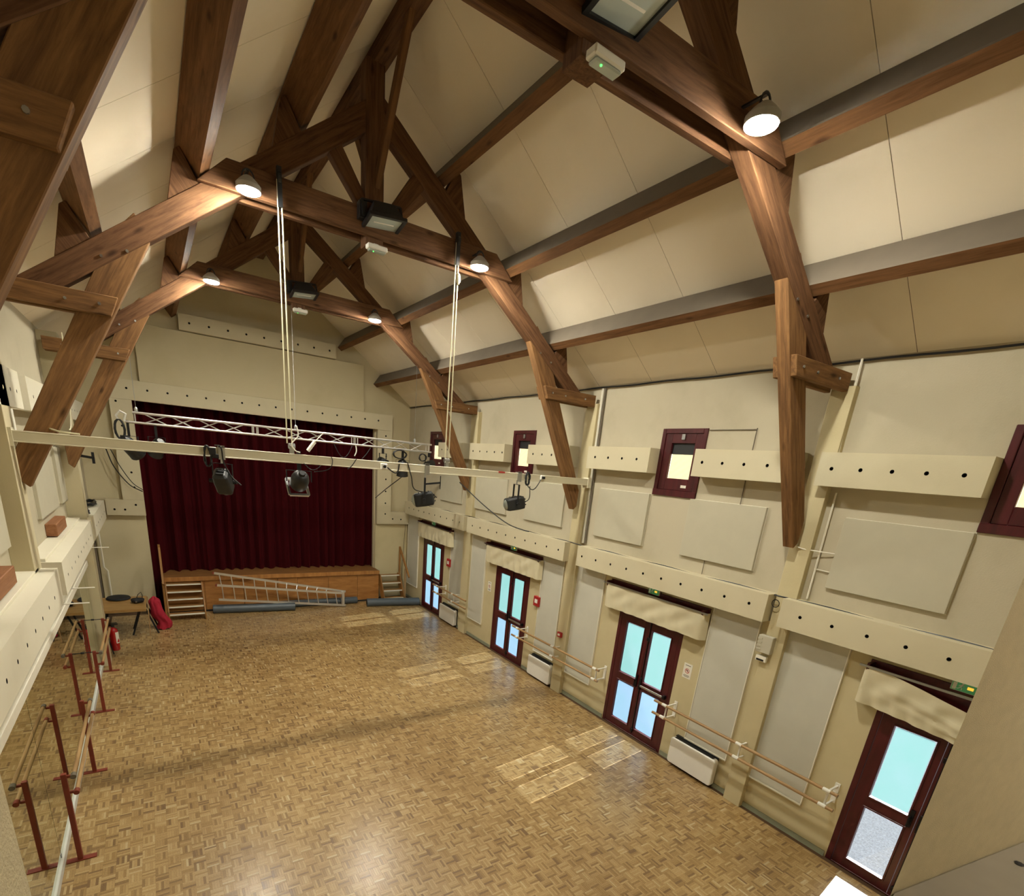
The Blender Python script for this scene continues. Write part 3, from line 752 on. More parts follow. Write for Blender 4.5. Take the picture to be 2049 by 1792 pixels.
pelmet(12.55, 14.79, 'cream cloth pelmet over the door nearest the stage')
pelmet(8.49, 10.73, 'cream cloth pelmet with swagged folds over the second door from the stage')
pelmet(4.375, 6.52, 'cream cloth pelmet over the third door from the stage')
pelmet(.62, 2.26, 'cream cloth pelmet slipping off its rail over the nearest door', slip=True)

# ---- exit signs above the doors
def exit_sign(yc, label, lit):
    t = thing('exit_sign', label, 'exit sign', (XR-.03,yc,2.66), 'emergency exit signs above the doors')
    x = XR-.055
    obj('case', MB().box(x, XR-.02, yc-.115, yc+.115, 2.655, 2.755), M_white, t, bevel=.004)
    obj('green_face', MB().box(x-.003, x, yc-.108, yc+.108, 2.66, 2.75), M_exitg, t)
    man = MB()
    X0 = x-.005
    def st(y0,z0,y1,z1,w): man.bar((X0,yc+y0,2.705+z0),(X0,yc+y1,2.705+z1),.003,w,up=(0,-(z1-z0),(y1-y0)))
    man.cyl((X0-.001,yc+.022,2.737),(X0+.002,yc+.022,2.737),.0085,n=10)
    st(.026,.024,.034,-.004,.014); st(.027,.02,.012,.008,.006); st(.012,.008,.004,.014,.005); st(.028,.02,.046,.012,.006); st(.046,.012,.05,.0,.005)
    st(.034,-.002,.02,-.016,.007); st(.02,-.016,.022,-.034,.006); st(.035,-.003,.05,-.02,.007); st(.05,-.02,.064,-.024,.006)
    man.box(X0,X0+.003,yc+.068,yc+.1,2.668,2.742)
    obj('running_figure', man, M_white, t)
    obj('lamp_window', MB().box(x-.006, x-.001, yc-.07, yc-.02, 2.695, 2.725), M_exity if lit else M_lens, t, bevel=.002)
exit_sign(1.365, 'green exit sign with running figure above the nearest door', True)
exit_sign(5.49, 'small exit sign with glowing lamp above the third door from the stage', True)
exit_sign(9.65, 'small exit sign above the second door from the stage', True)
exit_sign(13.85, 'small exit sign above the door nearest the stage', False)

# ---- electric heaters
def heater(y0, y1, label):
    t = thing('electric_heater', label, 'heater', (8.0,(y0+y1)/2,.03), 'white panel heaters on the right wall')
    obj('case', rpane(7.965, 8.06, y0, y1, .05, .50, .045), M_heater, t, bevel=.01)
    obj('grille', MB().box(7.985, 8.05, y0+.06, y1-.06, .502, .508), M_dgrey, t)
    obj('back_plate', MB().box(8.05, XR, y0+.03, y1-.03, .02, .52), M_dgrey, t)
heater(3.70, 4.53, 'white panel heater right of the third door from the stage')
heater(7.76, 8.56, 'white panel heater right of the second door from the stage')
heater(12.13, 13.05, 'white panel heater right of the door nearest the stage')

# ---- wall barres: two wooden rails on white brackets
def wall_barre(y0, y1, br, label):
    t = thing('wall_barre', label, 'ballet barre', (7.8,(y0+y1)/2,.8), 'double ballet barres on the right wall')
    for z in (1.035, .822):
        m_ = MB().cyl((7.8,y0,z),(7.8,y1,z),.022,n=10)
        obj('rail', m_, M_barre, t, smooth=True, frame=((7.8,y0,z),(0,1,0),(1,0,0)))
    for yb in br:
        b = MB()
        for z in (1.035,.822):
            b.box(7.8,XR,yb-.012,yb+.012,z-.035,z-.018).cyl((7.8,yb-.045,z),(7.8,yb+.045,z),.026,n=10)
        b.box(8.085,XR,yb-.03,yb+.03,.77,1.05).box(7.85,7.865,yb-.012,yb+.012,.80,1.02)
        obj('bracket', b, M_white, t, bevel=.002)
wall_barre(2.02, 4.866, (4.66,3.34,2.15), 'double ballet barre left of the nearest door')
wall_barre(6.19, 9.05, (8.85,7.58,6.31), 'double ballet barre between the second and third doors from the stage')
wall_barre(11.24, 13.2, (12.95,12.0), 'double ballet barre beside the door nearest the stage')

# ---- small wall fittings
def alarm(y, z, label, big=True):
    t = thing('fire_alarm', label, 'fire alarm', (8.05,y,z), None)
    w, h = (.1,.11) if big else (.065,.055)
    x0 = XR-.07 if big else 7.95
    x1 = XR if big else 8.0
    obj('case', MB().box(x0, x1, y-w, y+w, z-h, z+h), M_alarm, t, bevel=.008)
    obj('plate', MB().box(x0-.003, x0, y-w*.5, y+w*.5, z-h*.35, z+h*.45), M_white, t)
alarm(8.58, 1.72, 'red fire alarm sounder right of the second door from the stage')
alarm(12.78, 1.74, 'red fire alarm sounder right of the door nearest the stage')
alarm(7.6, 1.27, 'small red break-glass call point on the middle pilaster', False)
t = thing('electrical_box', 'grey ribbed plastic electrical box on the nearest pilaster', 'electrical box', (7.97,3.42,2.5))
obj('case', MB().box(7.92, 8.0, 3.32, 3.52, 2.37, 2.61), M_case, t, bevel=.006)
rb_ = MB()
for k in range(4): rb_.box(7.912,7.92,3.46,3.52,2.40+.05*k,2.425+.05*k)
obj('rib', rb_, M_case, t)
t = thing('thermostat', 'small thermostat below the electrical box', 'thermostat', (7.97,3.43,2.27))
obj('case', MB().box(7.95, 8.0, 3.36, 3.51, 2.24, 2.32), M_trimw, t, bevel=.005)
obj('slot', MB().box(7.945, 7.951, 3.39, 3.49, 2.25, 2.275), M_black, t)
def notice(y, z, label, sign):
    t = thing('notice', label, 'notice', (XR,y,z))
    obj('sheet', MB().box(XR-.004, XR-.001, y-.078, y+.078, z-.125, z+.125), M_paper, t)
    ring = MB()
    for k in range(20):
        a0, a1 = 2*PI*k/20, 2*PI*(k+1)/20
        ring.add([(XR-.006,y+r_*math.cos(a),z+.0+r_*math.sin(a)) for a in (a0,a1) for r_ in (.032,.041)], [(0,1,3,2)])
    ring.bar((XR-.006,y+.026,z+.026),(XR-.006,y-.026,z-.026),.002,.008,up=(0,1,-1))
    obj('prohibition_ring', ring, M_inkred, t)
    ic = MB().box(XR-.0055,XR-.005,y-.02,y+.02,z-.005,z+.004).box(XR-.0055,XR-.005,y-.012,y+.01,z+.008,z+.018)
    for k, wd in enumerate((.05,.06,.045)): ic.box(XR-.0055,XR-.005,y-wd,y+wd,z-.075-.014*k,z-.069-.014*k)
    ic.box(XR-.0055,XR-.005,y-.05,y+.05,z+.085,z+.095)
    obj('print', ic, M_ink, t)
notice(4.59, 1.62, 'white no-entry style paper notice right of the third door from the stage', True)
notice(10.61, 1.57, 'white paper notice left of the second door from the stage', True)

# conduits and cables on the right wall
def smooth_path(pts, n=8):
    P = [Vector(p) for p in pts]
    if len(P) < 3 or len(P) > 20: return P
    Q = [P[0]*2-P[1]] + P + [P[-1]*2-P[-2]]; out = []
    for i in range(1, len(Q)-2):
        a, b, c, d = Q[i-1:i+3]
        for k in range(n):
            t = k/n
            out.append(.5*((2*b) + (c-a)*t + (2*a-5*b+4*c-d)*t*t + (3*b-a-3*c+d)*t**3))
    return out + [P[-1]]
def cable(pts, r, mat, label, cat='cable', group=None, name='cable'):
    if name in ('cable','cord','wire'): pts = smooth_path(pts)
    return tag(obj(name, MB().tube(pts, r), mat, smooth=True), label, cat, group)
cable([(8.03,3.24,WT-.02),(8.03,3.22,4.95)], .014, M_trimw, 'white conduit down the wall beside the nearest blochet', 'conduit', name='conduit')
cable([(8.07,3.13,4.5),(8.07,3.12,3.2)], .012, M_trimw, 'white conduit down the wall left of the large nearest felt panel', 'conduit', name='conduit')
cable([(7.93,3.44,3.84),(8.0,3.3,3.80),(8.07,2.92,3.80)], .008, M_trimw, 'thin white tube across the foot of the nearest truss leg', 'conduit', name='conduit')
cable([(8.08,3.14,3.58),(8.08,2.88,3.57)], .007, M_trimw, 'short white tube below the foot of the nearest truss leg', 'conduit', name='conduit')
cable([(8.06,7.40,WT-.05),(8.06,7.38,3.2)], .022, M_trimw, 'white pipe down the wall beside the middle pilaster', 'pipe', name='pipe')
cable([(8.07,7.35,WT-.05),(8.07,7.33,3.2)], .016, M_grey, 'grey pipe beside the white pipe at the middle pilaster', 'pipe', name='pipe')
cable([(8.06,y_, WT-.03-.012*math.sin(y_*2.1)**2) for y_ in [15.9-.3*k for k in range(51)]], .012, M_blackm, 'dark cable run along the top of the right wall', name='cable')
cable([(8.0,y_, 3.165+.008*math.sin(y_*5)) for y_ in [15.4-.2*k for k in range(74)]], .010, M_black, 'black cable lying along the top of the low perforated boxes')
cable([(8.085,5.07,5.215),(8.085,4.70,5.215),(8.085,4.42,5.215),(8.085,4.345,5.212),(8.085,4.34,5.14),(8.085,4.335,4.2)], .006, M_grey, 'thin wire running from the third window down to the felt panel', name='wire')
cable([(8.085,4.7,3.38),(8.085,4.7,3.17)], .006, M_grey, 'thin wire below the felt panel by the nearest truss leg', name='wire')
cable([(7.95,3.43+.05*math.cos(a),3.06+.05*math.sin(a)) for a in [k*.5 for k in range(26)]], .005, M_black, 'small coil of black wire hanging at the nearest pilaster', name='wire')
# ================================================================== STAGE END
def back_box(mb, x0, x1, z0, z1, yf, holes, along='u', depth=.2, r=.024):
    return mb.perf((x0,yf,z0), (1,0,0), (0,0,1), x1-x0, z1-z0, depth, [(hx-x0, hz-z0) for hx, hz in holes], r, along=along)
YF = 15.74
pr = thing('proscenium_frame', 'cream perforated frame around the stage opening', 'stage frame', (4, YF, 2.5))
obj('top_box', back_box(MB(), .56, 7.46, 5.19, 5.62, YF, [(.916+.4065*k, 5.435) for k in range(16)]), M_box, pr)
obj('side_box', back_box(MB(), .555, .985, 2.90, 5.187, YF, [(.68,5.25-.12),(.74,4.60),(.80,3.55),(.82,3.20)], 'v'), M_box, pr)
obj('side_box', back_box(MB(), 7.0, 7.455, 2.80, 5.187, YF, [(7.25,5.03),(7.27,4.45),(7.27,3.78),(7.27,3.42),(7.27,3.06)], 'v'), M_box, pr)
obj('foot_box', back_box(MB(), .20, .985, 2.52, 2.898, YF, [(.36,2.66),(.57,2.66),(.80,2.78)]), M_box, pr)
obj('foot_box', back_box(MB(), 7.0, 8.07, 2.42, 2.798, YF, [(7.27,2.73),(7.52,2.58),(7.80,2.57)]), M_box, pr)
gp = thing('gable_boarding', 'plain cream panel on the gable above the stage frame', 'panel', (3.9,15.86,5.6))
obj('board', MB().box(1.19, 6.59, 15.80, YB, 5.625, 6.845), M_wall, gp, bevel=.004)
t = tag(obj('gable_box', back_box(MB(), 2.10, 5.78, 6.86, 7.205, 15.70, [(2.32+.41*k, 7.03) for k in range(9)], depth=.24), M_box), 'perforated box high on the gable above the plain panel', 'acoustic box')
lp = thing('wall_boarding', 'cream boarding of the stage wall left of the opening', 'panel', (.4,15.9,0))
obj('board', MB().box(XL+.02, .975, 15.86, YB, 0, 2.515), M_wall, lp, bevel=.006)
rp_ = thing('wall_boarding', 'cream boarding of the stage wall behind the right steps', 'panel', (7.5,15.9,0))
obj('board', MB().box(6.99, 8.08, 15.86, YB, 0, 2.415), M_warm, rp_, bevel=.006)

st = thing('stage', 'low wooden stage with plank front below the red curtain', 'stage', (4, 16, 0))
for k in range(10):
    y0 = 15.48+.155*k
    obj('floor_board', MB().box(1.16, 7.0, y0+.002, y0+.153, .945, .98), M_stagef, st)
obj('front_lip', MB().box(1.16, 7.0, 15.44, 15.48, .87, .985), M_stage, st, bevel=.006, frame=((1.16,15.44,.9),(1,0,0),(0,1,0)))
xs = [1.16, 2.1, 3.05, 3.95, 4.5, 5.4, 6.3, 7.0]
for a, b in zip(xs, xs[1:]):
    obj('front_panel', MB().box(a+.004, b-.004, 15.50, 15.53, .02, .87), M_stage, st, frame=((a,15.5,0),(0,0,1),(1,0,0)))
obj('kick_strip', MB().box(1.16, 7.0, 15.495, 15.53, 0, .05), M_blackm, st)
cl_ = MB()
cl_.sheet(lambda u,v: (.80+6.4*u, 16.32 + .11*math.sin(u*6.4*2*PI/.30 + 1.9*math.sin(u*17) + .5*math.sin(u*41)) + .035*math.sin(u*6.4*2*PI/.13+2*math.sin(u*31))*(.6+.4*math.sin(u*13)) - .03*v*math.sin(u*70), .985+ .012*math.sin(u*150) + 4.5*v), 520, 8)
tag(obj('stage_curtain', cl_, M_velvet, smooth=True), 'dark burgundy velvet stage curtain hanging in folds', 'curtain')
cl2 = MB().sheet(lambda u,v: (.84+.42*u, 16.06+.05*math.sin(u*14), .02+4.9*v), 40, 4)
tag(obj('stage_curtain', cl2, M_velvet, smooth=True), 'narrow burgundy curtain leg falling to the floor left of the stage steps', 'curtain')

def stairs(x0, x1, ys, zs, label, rail):
    t = thing('stage_steps', label, 'steps', ((x0+x1)/2, ys[0], 0), 'wooden steps up to the stage')
    for y, z in zip(ys, zs):
        tr = obj('tread', MB().box(x0+.03, x1-.03, y, y+.2, z-.03, z), M_stair, t, frame=((x0,y,z),(1,0,0),(0,1,0)))
        obj('nosing', MB().box(x0+.03, x1-.03, y-.012, y+.03, z-.024, z+.005), M_trimw, tr)  # white colour paints in the light caught by the metal nosing
    dy, dz = ys[-1]-ys[0], zs[-1]-zs[0]
    for x in (x0, x1-.03):
        pl = [(ys[0]-.04,0),(ys[0]+.16,0),(ys[-1]+.2,zs[-1]-.12),(ys[-1]+.2,zs[-1]+.04),(ys[-1]-.03,zs[-1]+.04),(ys[0]-.04,zs[0]+.04)]
        obj('stringer', MB().prism(pl, 'x', x, x+.03), M_stair, t, bevel=.003, frame=((x,ys[0],0),(0,dy,dz),(1,0,0)))
    if rail == 'L':
        x = x0-.03
        obj('handrail_post', MB().box(x-.025,x+.025,ys[-1]+.05,ys[-1]+.11,.2,1.86), M_stair, t, bevel=.004, frame=((x,ys[-1],0),(0,0,1),(1,0,0)))
        obj('handrail_post', MB().box(x-.03,x+.02,ys[0]+.0,ys[0]+.05,.1,1.02), M_stair, t, bevel=.004, frame=((x,ys[0],0),(0,0,1),(1,0,0)))
        obj('handrail', MB().bar((x,ys[0]-.06,.98),(x,ys[-1]+.1,1.80),.045,.06), M_stair, t, bevel=.004, frame=((x,ys[0],1),(0,dy,dz),(1,0,0)))
    else:
        x = x1+.0
        obj('handrail_post', MB().box(x-.02,x+.03,ys[-1]+.06,ys[-1]+.11,.6,1.73), M_stair, t, bevel=.004, frame=((x,ys[-1],0),(0,0,1),(1,0,0)))
        obj('handrail_post', MB().box(x-.01,x+.04,ys[0]-.02,ys[0]+.03,0,1.1), M_barre, t, bevel=.004, frame=((x,ys[0],0),(0,0,1),(1,0,0)))
        obj('handrail', MB().bar((x+.01,ys[0]-.32,.88),(x+.01,ys[-1]+.1,1.70),.05,.06), M_stair, t, bevel=.004, frame=((x,ys[0],1),(0,dy,dz),(1,0,0)))
    return t
stairs(1.20, 2.04, [14.78+.13*k for k in range(5)], [.17+.165*k for k in range(5)], 'wooden steps with metal nosings at the left end of the stage', 'L')
stairs(7.02, 7.72, [15.10+.13*k for k in range(4)], [.15+.22*k for k in range(4)], 'wooden steps with sloping handrail in the right corner by the stage', 'R')

def mat_roll(p0, p1, r, label):
    t = thing('rolled_mat', label, 'rolled mat', ((p0[0]+p1[0])/2,(p0[1]+p1[1])/2,0), 'rolled vinyl mats on the floor before the stage')
    a, b = Vector(p0), Vector(p1); d = (b-a).normalized(); q = d.cross(Vector((0,0,1)))
    a.z = b.z = r
    obj('outer_wrap', MB().cyl(a, b, r, n=28), M_mat, t, smooth=True)
    for e, s in ((a,-1),(b,1)):
        sp = []
        for k in range(40):
            an = k*.45; rr = r*.97*(1-k/44); sp.append(e + d*s*.003 + (q*math.cos(an)+Vector((0,0,1))*math.sin(an))*rr)
        obj('spiral_end', MB().tube(sp, .004, 4), M_dgrey, t)
    obj('flap', MB().add([a+Vector((0,0,r+.002))-q*.02, b+Vector((0,0,r+.002))-q*.02, b+Vector((0,0,r-.01))+q*.05, a+Vector((0,0,r-.01))+q*.05, a+Vector((0,0,r-.004))-q*.02, b+Vector((0,0,r-.004))-q*.02, b+Vector((0,0,r-.02))+q*.05, a+Vector((0,0,r-.02))+q*.05],[(0,1,2,3),(7,6,5,4),(0,4,5,1),(1,5,6,2),(2,6,7,3),(3,7,4,0)]), M_mat, t)
mat_roll((2.24,15.27,0),(4.30,15.02,0),.115,'grey rolled mat under the raised end of the ladder')
mat_roll((3.9,15.36,0),(6.22,15.34,0),.10,'grey rolled mat behind the ladder against the stage front')
mat_roll((6.40,14.90,0),(8.02,14.62,0),.12,'grey rolled mat lying before the right steps by the door')

ld = thing('ladder', 'aluminium folding ladder lying on its side before the stage', 'ladder', (4, 15.2, 0))
def rail(p0, p1): obj('stile', MB().bar(p0, p1, .026, .06), M_alu, ld)
F0, F1 = Vector((2.36,15.08,.82)), Vector((5.72,15.02,.42)); G0, G1 = Vector((2.38,15.10,.42)), Vector((5.78,15.03,.04))
H0, H1 = Vector((2.33,15.32,1.10)), Vector((5.80,15.10,.45)); I0, I1 = Vector((2.36,15.32,.80)), Vector((5.70,15.10,.34))
for a, b in ((F0,F1),(G0,G1),(H0,H1)): rail(a, b)
for k in range(12):
    q = .035+k*.081
    a, b = F0.lerp(F1,q), G0.lerp(G1,q)
    obj('rung', MB().cyl(a, b, .014, n=8), M_alu, ld, smooth=True)
    a2 = H0.lerp(H1,q)
    if a2.z - a.z > .05: obj('rear_rung', MB().cyl(a2, F0.lerp(F1,q)+Vector((0,.12*(1-q)+.03,0)), .013, n=8), M_alu, ld, smooth=True)
for p in (H0,F0): obj('rubber_foot', MB().bar(p-Vector((.035,0,-.006)), p+Vector((.005,0,-.002)), .03, .064), M_rust, ld)
obj('hinge', MB().box(5.66,5.74,14.99,15.12,.02,.47), M_alu, ld, bevel=.01)

# ---- table in the left corner with bags, lath, red cloth
tb = thing('trestle_table', 'wooden folding table in the left corner beside the stage', 'table', (.4, 14, 0))
obj('tabletop', MB().box(-.12, .80, 13.44, 14.60, .715, .75), M_table, tb, bevel=.006)
obj('edge_band', MB().box(-.12, .80, 13.425, 13.44, .69, .75), M_table, tb)
for yy in (13.93, 14.42):
    for xf in (.47, .97):
        obj('leg', MB().bar((.72+(.02 if xf>.7 else -.02), yy, .70), (xf, yy-.02, 0), .035, .035, up=(0,1,0)), M_blackm, tb)
    obj('leg', MB().bar((.05, yy, .70), (-.05, yy, 0), .035, .035, up=(0,1,0)), M_blackm, tb)
    obj('cross_rail', MB().box(-.08, .78, yy-.02, yy+.02, .66, .715), M_blackm, tb)
t = thing('cymbal_bag', 'flat round black bag lying on the table', 'bag', (.26,14.42,.75))
obj('body', MB().lathe([(.19,0),(.235,.02),(.22,.05),(.12,.075),(.03,.08)], (.26,14.42,.75), n=28), M_bag, t, smooth=True)
obj('zip', MB().tube([(.26+.237*math.cos(a),14.42+.237*math.sin(a),.772) for a in [k*2*PI/40 for k in range(41)]], .004, 5), M_dgrey, t)
obj('badge', MB().add([(.22,14.36,.826),(.29,14.36,.826),(.29,14.39,.828),(.22,14.39,.828)],[(0,1,2,3)]), M_paper, t)
t = thing('shoulder_bag', 'small black bag with upright strap at the table corner', 'bag', (.64,13.95,.75))
obj('body', MB().sheet(lambda u,v: (.64+ (.13+.012*math.sin(9*u*PI*2))*math.sin(v*PI)**.6*math.cos(u*2*PI), 13.95+(.10+.01*math.sin(14*u))*math.sin(v*PI)**.6*math.sin(u*2*PI), .752+.13*v+.015*math.sin(5*u*2*PI)*math.sin(v*PI)), 24, 10), M_bag, t, smooth=True)
obj('strap', MB().tube([(.62,13.95,.86),(.66,13.96,.95),(.72,13.97,1.0),(.74,13.97,.93),(.73,13.96,.82)], .008), M_blackm, t, smooth=True)
obj('buckle', MB().box(.60,.63,13.845,13.853,.79,.82), M_steel, t)
t = thing('wooden_lath', 'pale wooden lath propped against the table corner', 'lath', (.80,13.80,0))
obj('stick', MB().bar((.80,13.78,.0),(.835,13.87,.92),.045,.02), M_barre, t, frame=((.8,13.78,0),(.03,.1,.9),(0,1,0)))
def redfn(u, v):
    a = u*2*PI
    z = .02+.80*v
    cx = 1.08-.13*v+.03*math.sin(v*7); cy = 14.22
    w = .15*(1-.3*v)*(1+.14*math.sin(3*a+v*6)+.07*math.sin(7*a-v*9)) * (math.sin(min(1,(1-v)*6)*PI/2)) ; d = .11*(1+.15*math.sin(2*a+v*9)+.1*math.sin(6*a+v*5))*(math.sin(min(1,(1-v)*6)*PI/2))
    return (cx+w*math.cos(a)+.02*math.sin(v*11), cy+d*math.sin(a), z+.015*math.sin(a*5))
t = thing('red_cloth', 'crumpled red fabric heaped against the end of the table', 'cloth', (1.1,14.22,0))
obj('fold', MB().sheet(redfn, 36, 22), M_redcloth, t, smooth=True)

# ---- fire extinguisher
ex = thing('fire_extinguisher', 'red fire extinguisher with white label hanging at the left post', 'fire extinguisher', (.21,12.62,.1))
ox, oy = .21, 12.62
obj('cylinder', MB().lathe([(.07,0),(.08,.015),(.08,.40),(.07,.45),(.03,.485),(.028,.5)], (ox,oy,.12), n=24), M_fire, ex, smooth=True)
obj('valve', MB().cyl((ox,oy,.62),(ox,oy,.67),.03,n=12).box(ox-.02,ox+.09,oy-.012,oy+.012,.665,.685).box(ox-.02,ox+.08,oy-.012,oy+.012,.70,.715), M_blackm, ex)
lb = MB()
lb.sheet(lambda u,v: (ox+.0815*math.cos(-1.15+1.2*u), oy+.0815*math.sin(-1.15+1.2*u), .28+.24*v), 8, 1)
obj('label', lb, M_paper, ex)
lb = MB().sheet(lambda u,v: (ox+.083*math.cos(-1.0+.8*u), oy+.083*math.sin(-1.0+.8*u), .30+.09*v*(1-abs(2*u-1))), 8, 2)
obj('label_print', lb, M_fire, ex)
obj('hose', MB().tube([(ox,oy,.65),(ox-.09,oy-.03,.6),(ox-.095,oy-.03,.35),(ox-.05,oy-.07,.10),(ox-.04,oy-.07,.05)], .011), M_blackm, ex, smooth=True)
obj('wall_hook', MB().box(XL, ox-.07, oy-.02, oy+.02, .50, .53), M_blackm, ex)

# pipes in the left corner
cable([(-.08,13.2,2.5),(-.08,13.2,.05)], .03, M_trimw, 'white pipe down the wall left of the corner table', 'pipe', name='pipe')
cable([(-.06,14.9,2.5),(-.06,14.9,.35),(.02,15.0,.3)], .02, M_grey, 'grey pipe down the corner by the stage wall', 'pipe', name='pipe')
cable([(-.02,15.7,2.5),(-.02,15.7,1.25),(.04,15.74,1.15),(.04,15.74,.05)], .022, M_trimw, 'bent white pipe in the corner behind the table', 'pipe', name='pipe')
cable([(-.05,13.6,2.48),(-.05,13.6,.9)], .045, M_blackm, 'black cable duct under the end of the left box', 'duct', name='duct')

# ================================================================== HANGING BEAM AND TRUSS
YBM = 7.40
bm_ = thing('lighting_beam', 'cream steel beam spanning the hall with black spotlights under it', 'beam', (4, YBM, 4.27))
ib = MB().box(.0, 8.02, YBM-.055, YBM+.055, 4.362, 4.376).box(.0, 8.02, YBM-.055, YBM+.055, 4.262, 4.276).box(.0, 8.02, YBM-.05, YBM-.034, 4.276, 4.362).box(.0, 8.02, YBM+.034, YBM+.05, 4.276, 4.362)
obj('channel', ib, M_whitebeam, bm_, bevel=.003)
for x in (.04, 7.97): obj('end_plate', MB().box(x-.03, x+.04, YBM-.07, YBM+.07, 4.22, 4.40), M_whitebeam, bm_)
for x in (2.79, 5.05):
    obj('rope_clamp', MB().box(x-.025,x+.025,YBM-.03,YBM+.03,4.37,4.50).cyl((x-.04,YBM,4.47),(x+.04,YBM,4.47),.035,n=12), M_steel, bm_, bevel=.003)
for x, sd_ in ((2.765,'left'),(5.05,'right')):
    r = thing('rope', 'pale doubled rope from the middle truss down to the %s part of the beam' % sd_, 'rope', (x,YBM,4.4), 'ropes lifting the beam')
    obj('strand', MB().tube([(x-.02,YBM,7.28),(x-.03,YBM,4.50)], .009), M_rope, r, smooth=True)
    obj('strand', MB().tube([(x+.02,YBM,7.28),(x+.03,YBM,4.50)], .009), M_rope, r, smooth=True)
    obj('pulley', MB().cyl((x-.015,YBM,7.30),(x+.015,YBM,7.30),.06,n=14).box(x-.025,x+.025,YBM-.03,YBM+.03,7.02,7.40), M_dgrey, r)
    if sd_ == 'right': obj('knot', MB().lathe([(.01,0),(.03,.04),(.022,.11),(.01,.13)], (x+.03,YBM-.01,6.80), n=10), M_rope, r, smooth=True)

def beam_x(x): return (x, YBM, 4.26)
def spot_pc(x, aim, label, yoke=.22, L=.36, w=.13, blank=False):
    """box spotlight hung under the beam: yoke, vented body, lens, barn frame"""
    piv = Vector((x, YBM, 4.25-yoke-.06)); a = Vector(aim).normalized()
    r = a.cross(Vector((0,0,1))).normalized(); u = r.cross(a)
    t = thing('stage_spotlight', label, 'spotlight', (x, YBM, 3.8), 'black spotlights under the beam')
    P = lambda f, s, k: piv + a*f + r*s + u*k
    prof = [(-L*.5,.55,.55),(-L*.42,.92,.95),(-L*.1,1.0,1.0),(L*.4,1.0,.95),(L*.5,.9,.86)]
    vs, fs = [], []
    for f, sw, sh_ in prof:
        for k in range(8):
            cx = (1,1,.78,-.78,-1,-1,-.78,.78)[k]; cz = (.72,-.78,-1,-1,-.78,.72,1,1)[k]
            vs.append(P(f, cx*w*sw, cz*w*sh_))
    n = len(prof)
    fs = [(i*8+k, i*8+(k+1)%8, (i+1)*8+(k+1)%8, (i+1)*8+k) for i in range(n-1) for k in range(8)] + [tuple(range(7,-1,-1)), tuple(range((n-1)*8,n*8))]
    obj('body', MB().add(vs, fs), M_dgrey, t, bevel=.006)
    fins = MB()
    for k in range(4):
        f = -L*.3+.05*k
        fins.add([P(f,-w*.7,w*1.0),P(f+.02,-w*.7,w*1.0),P(f+.02,w*.7,w*1.0),P(f,w*.7,w*1.0),P(f,-w*.7,w*1.07),P(f+.02,-w*.7,w*1.07),P(f+.02,w*.7,w*1.07),P(f,w*.7,w*1.07)],[(0,3,2,1),(4,5,6,7),(0,1,5,4),(1,2,6,5),(2,3,7,6),(3,0,4,7)])
    for k in range(3):
        kk = -w*.5+.045*k
        q = -L*.5-.004
        fins.add([P(q,-w*.45,kk),P(q,w*.45,kk),P(q,w*.45,kk+.02),P(q,-w*.45,kk+.02),P(q-.012,-w*.45,kk),P(q-.012,w*.45,kk),P(q-.012,w*.45,kk+.02),P(q-.012,-w*.45,kk+.02)],[(0,3,2,1),(4,5,6,7),(0,1,5,4),(1,2,6,5),(2,3,7,6),(3,0,4,7)])
    obj('vent_fin', fins, M_black, t)
    obj('rating_plate', MB().add([P(-L*.5-.017,-w*.4,w*.35),P(-L*.5-.017,w*.3,w*.35),P(-L*.5-.017,w*.3,w*.5),P(-L*.5-.017,-w*.4,w*.5)],[(0,1,2,3)]), M_steel, t)
    obj('lens', MB().lathe([(w*.8,0),(w*.7,.02),(w*.3,.04)], P(L*.5,0,0), a, n=20), M_lens, t, smooth=True)
    yk = MB()
    for s in (-1,1): yk.bar(piv+r*s*(w+.02), piv+r*s*(w+.02)+Vector((0,0,yoke)), .03, .008, up=r)
    yk.bar(piv-r*(w+.024)+Vector((0,0,yoke)), piv+r*(w+.024)+Vector((0,0,yoke)), .03, .008)
    obj('yoke', yk, M_blackm, t)
    obj('clamp', MB().cyl(piv+Vector((0,0,yoke)), (x,YBM,4.30), .012, n=8).box(x-.035,x+.035,YBM-.075,YBM-.055,4.24,4.40).box(x-.035,x+.035,YBM-.075,YBM+.02,4.378,4.392), M_steel, t)
    for s in (-1,1): obj('tilt_knob', MB().cyl(piv+r*s*(w+.02), piv+r*s*(w+.065), .024, n=10), M_blackm, t)
    return t
spot_pc(1.965, (.25,.62,-.75), 'black box spotlight under the left part of the beam, seen from behind', .21, .30, .092)
spot_pc(4.70, (-.75,.35,-.18), 'black box spotlight with long yoke right of the curtain, third along the beam', .31, .30, .105)
spot_pc(6.40, (-.92,.25,-.22), 'black box spotlight at the right end of the beam before the third window', .31, .33, .108)
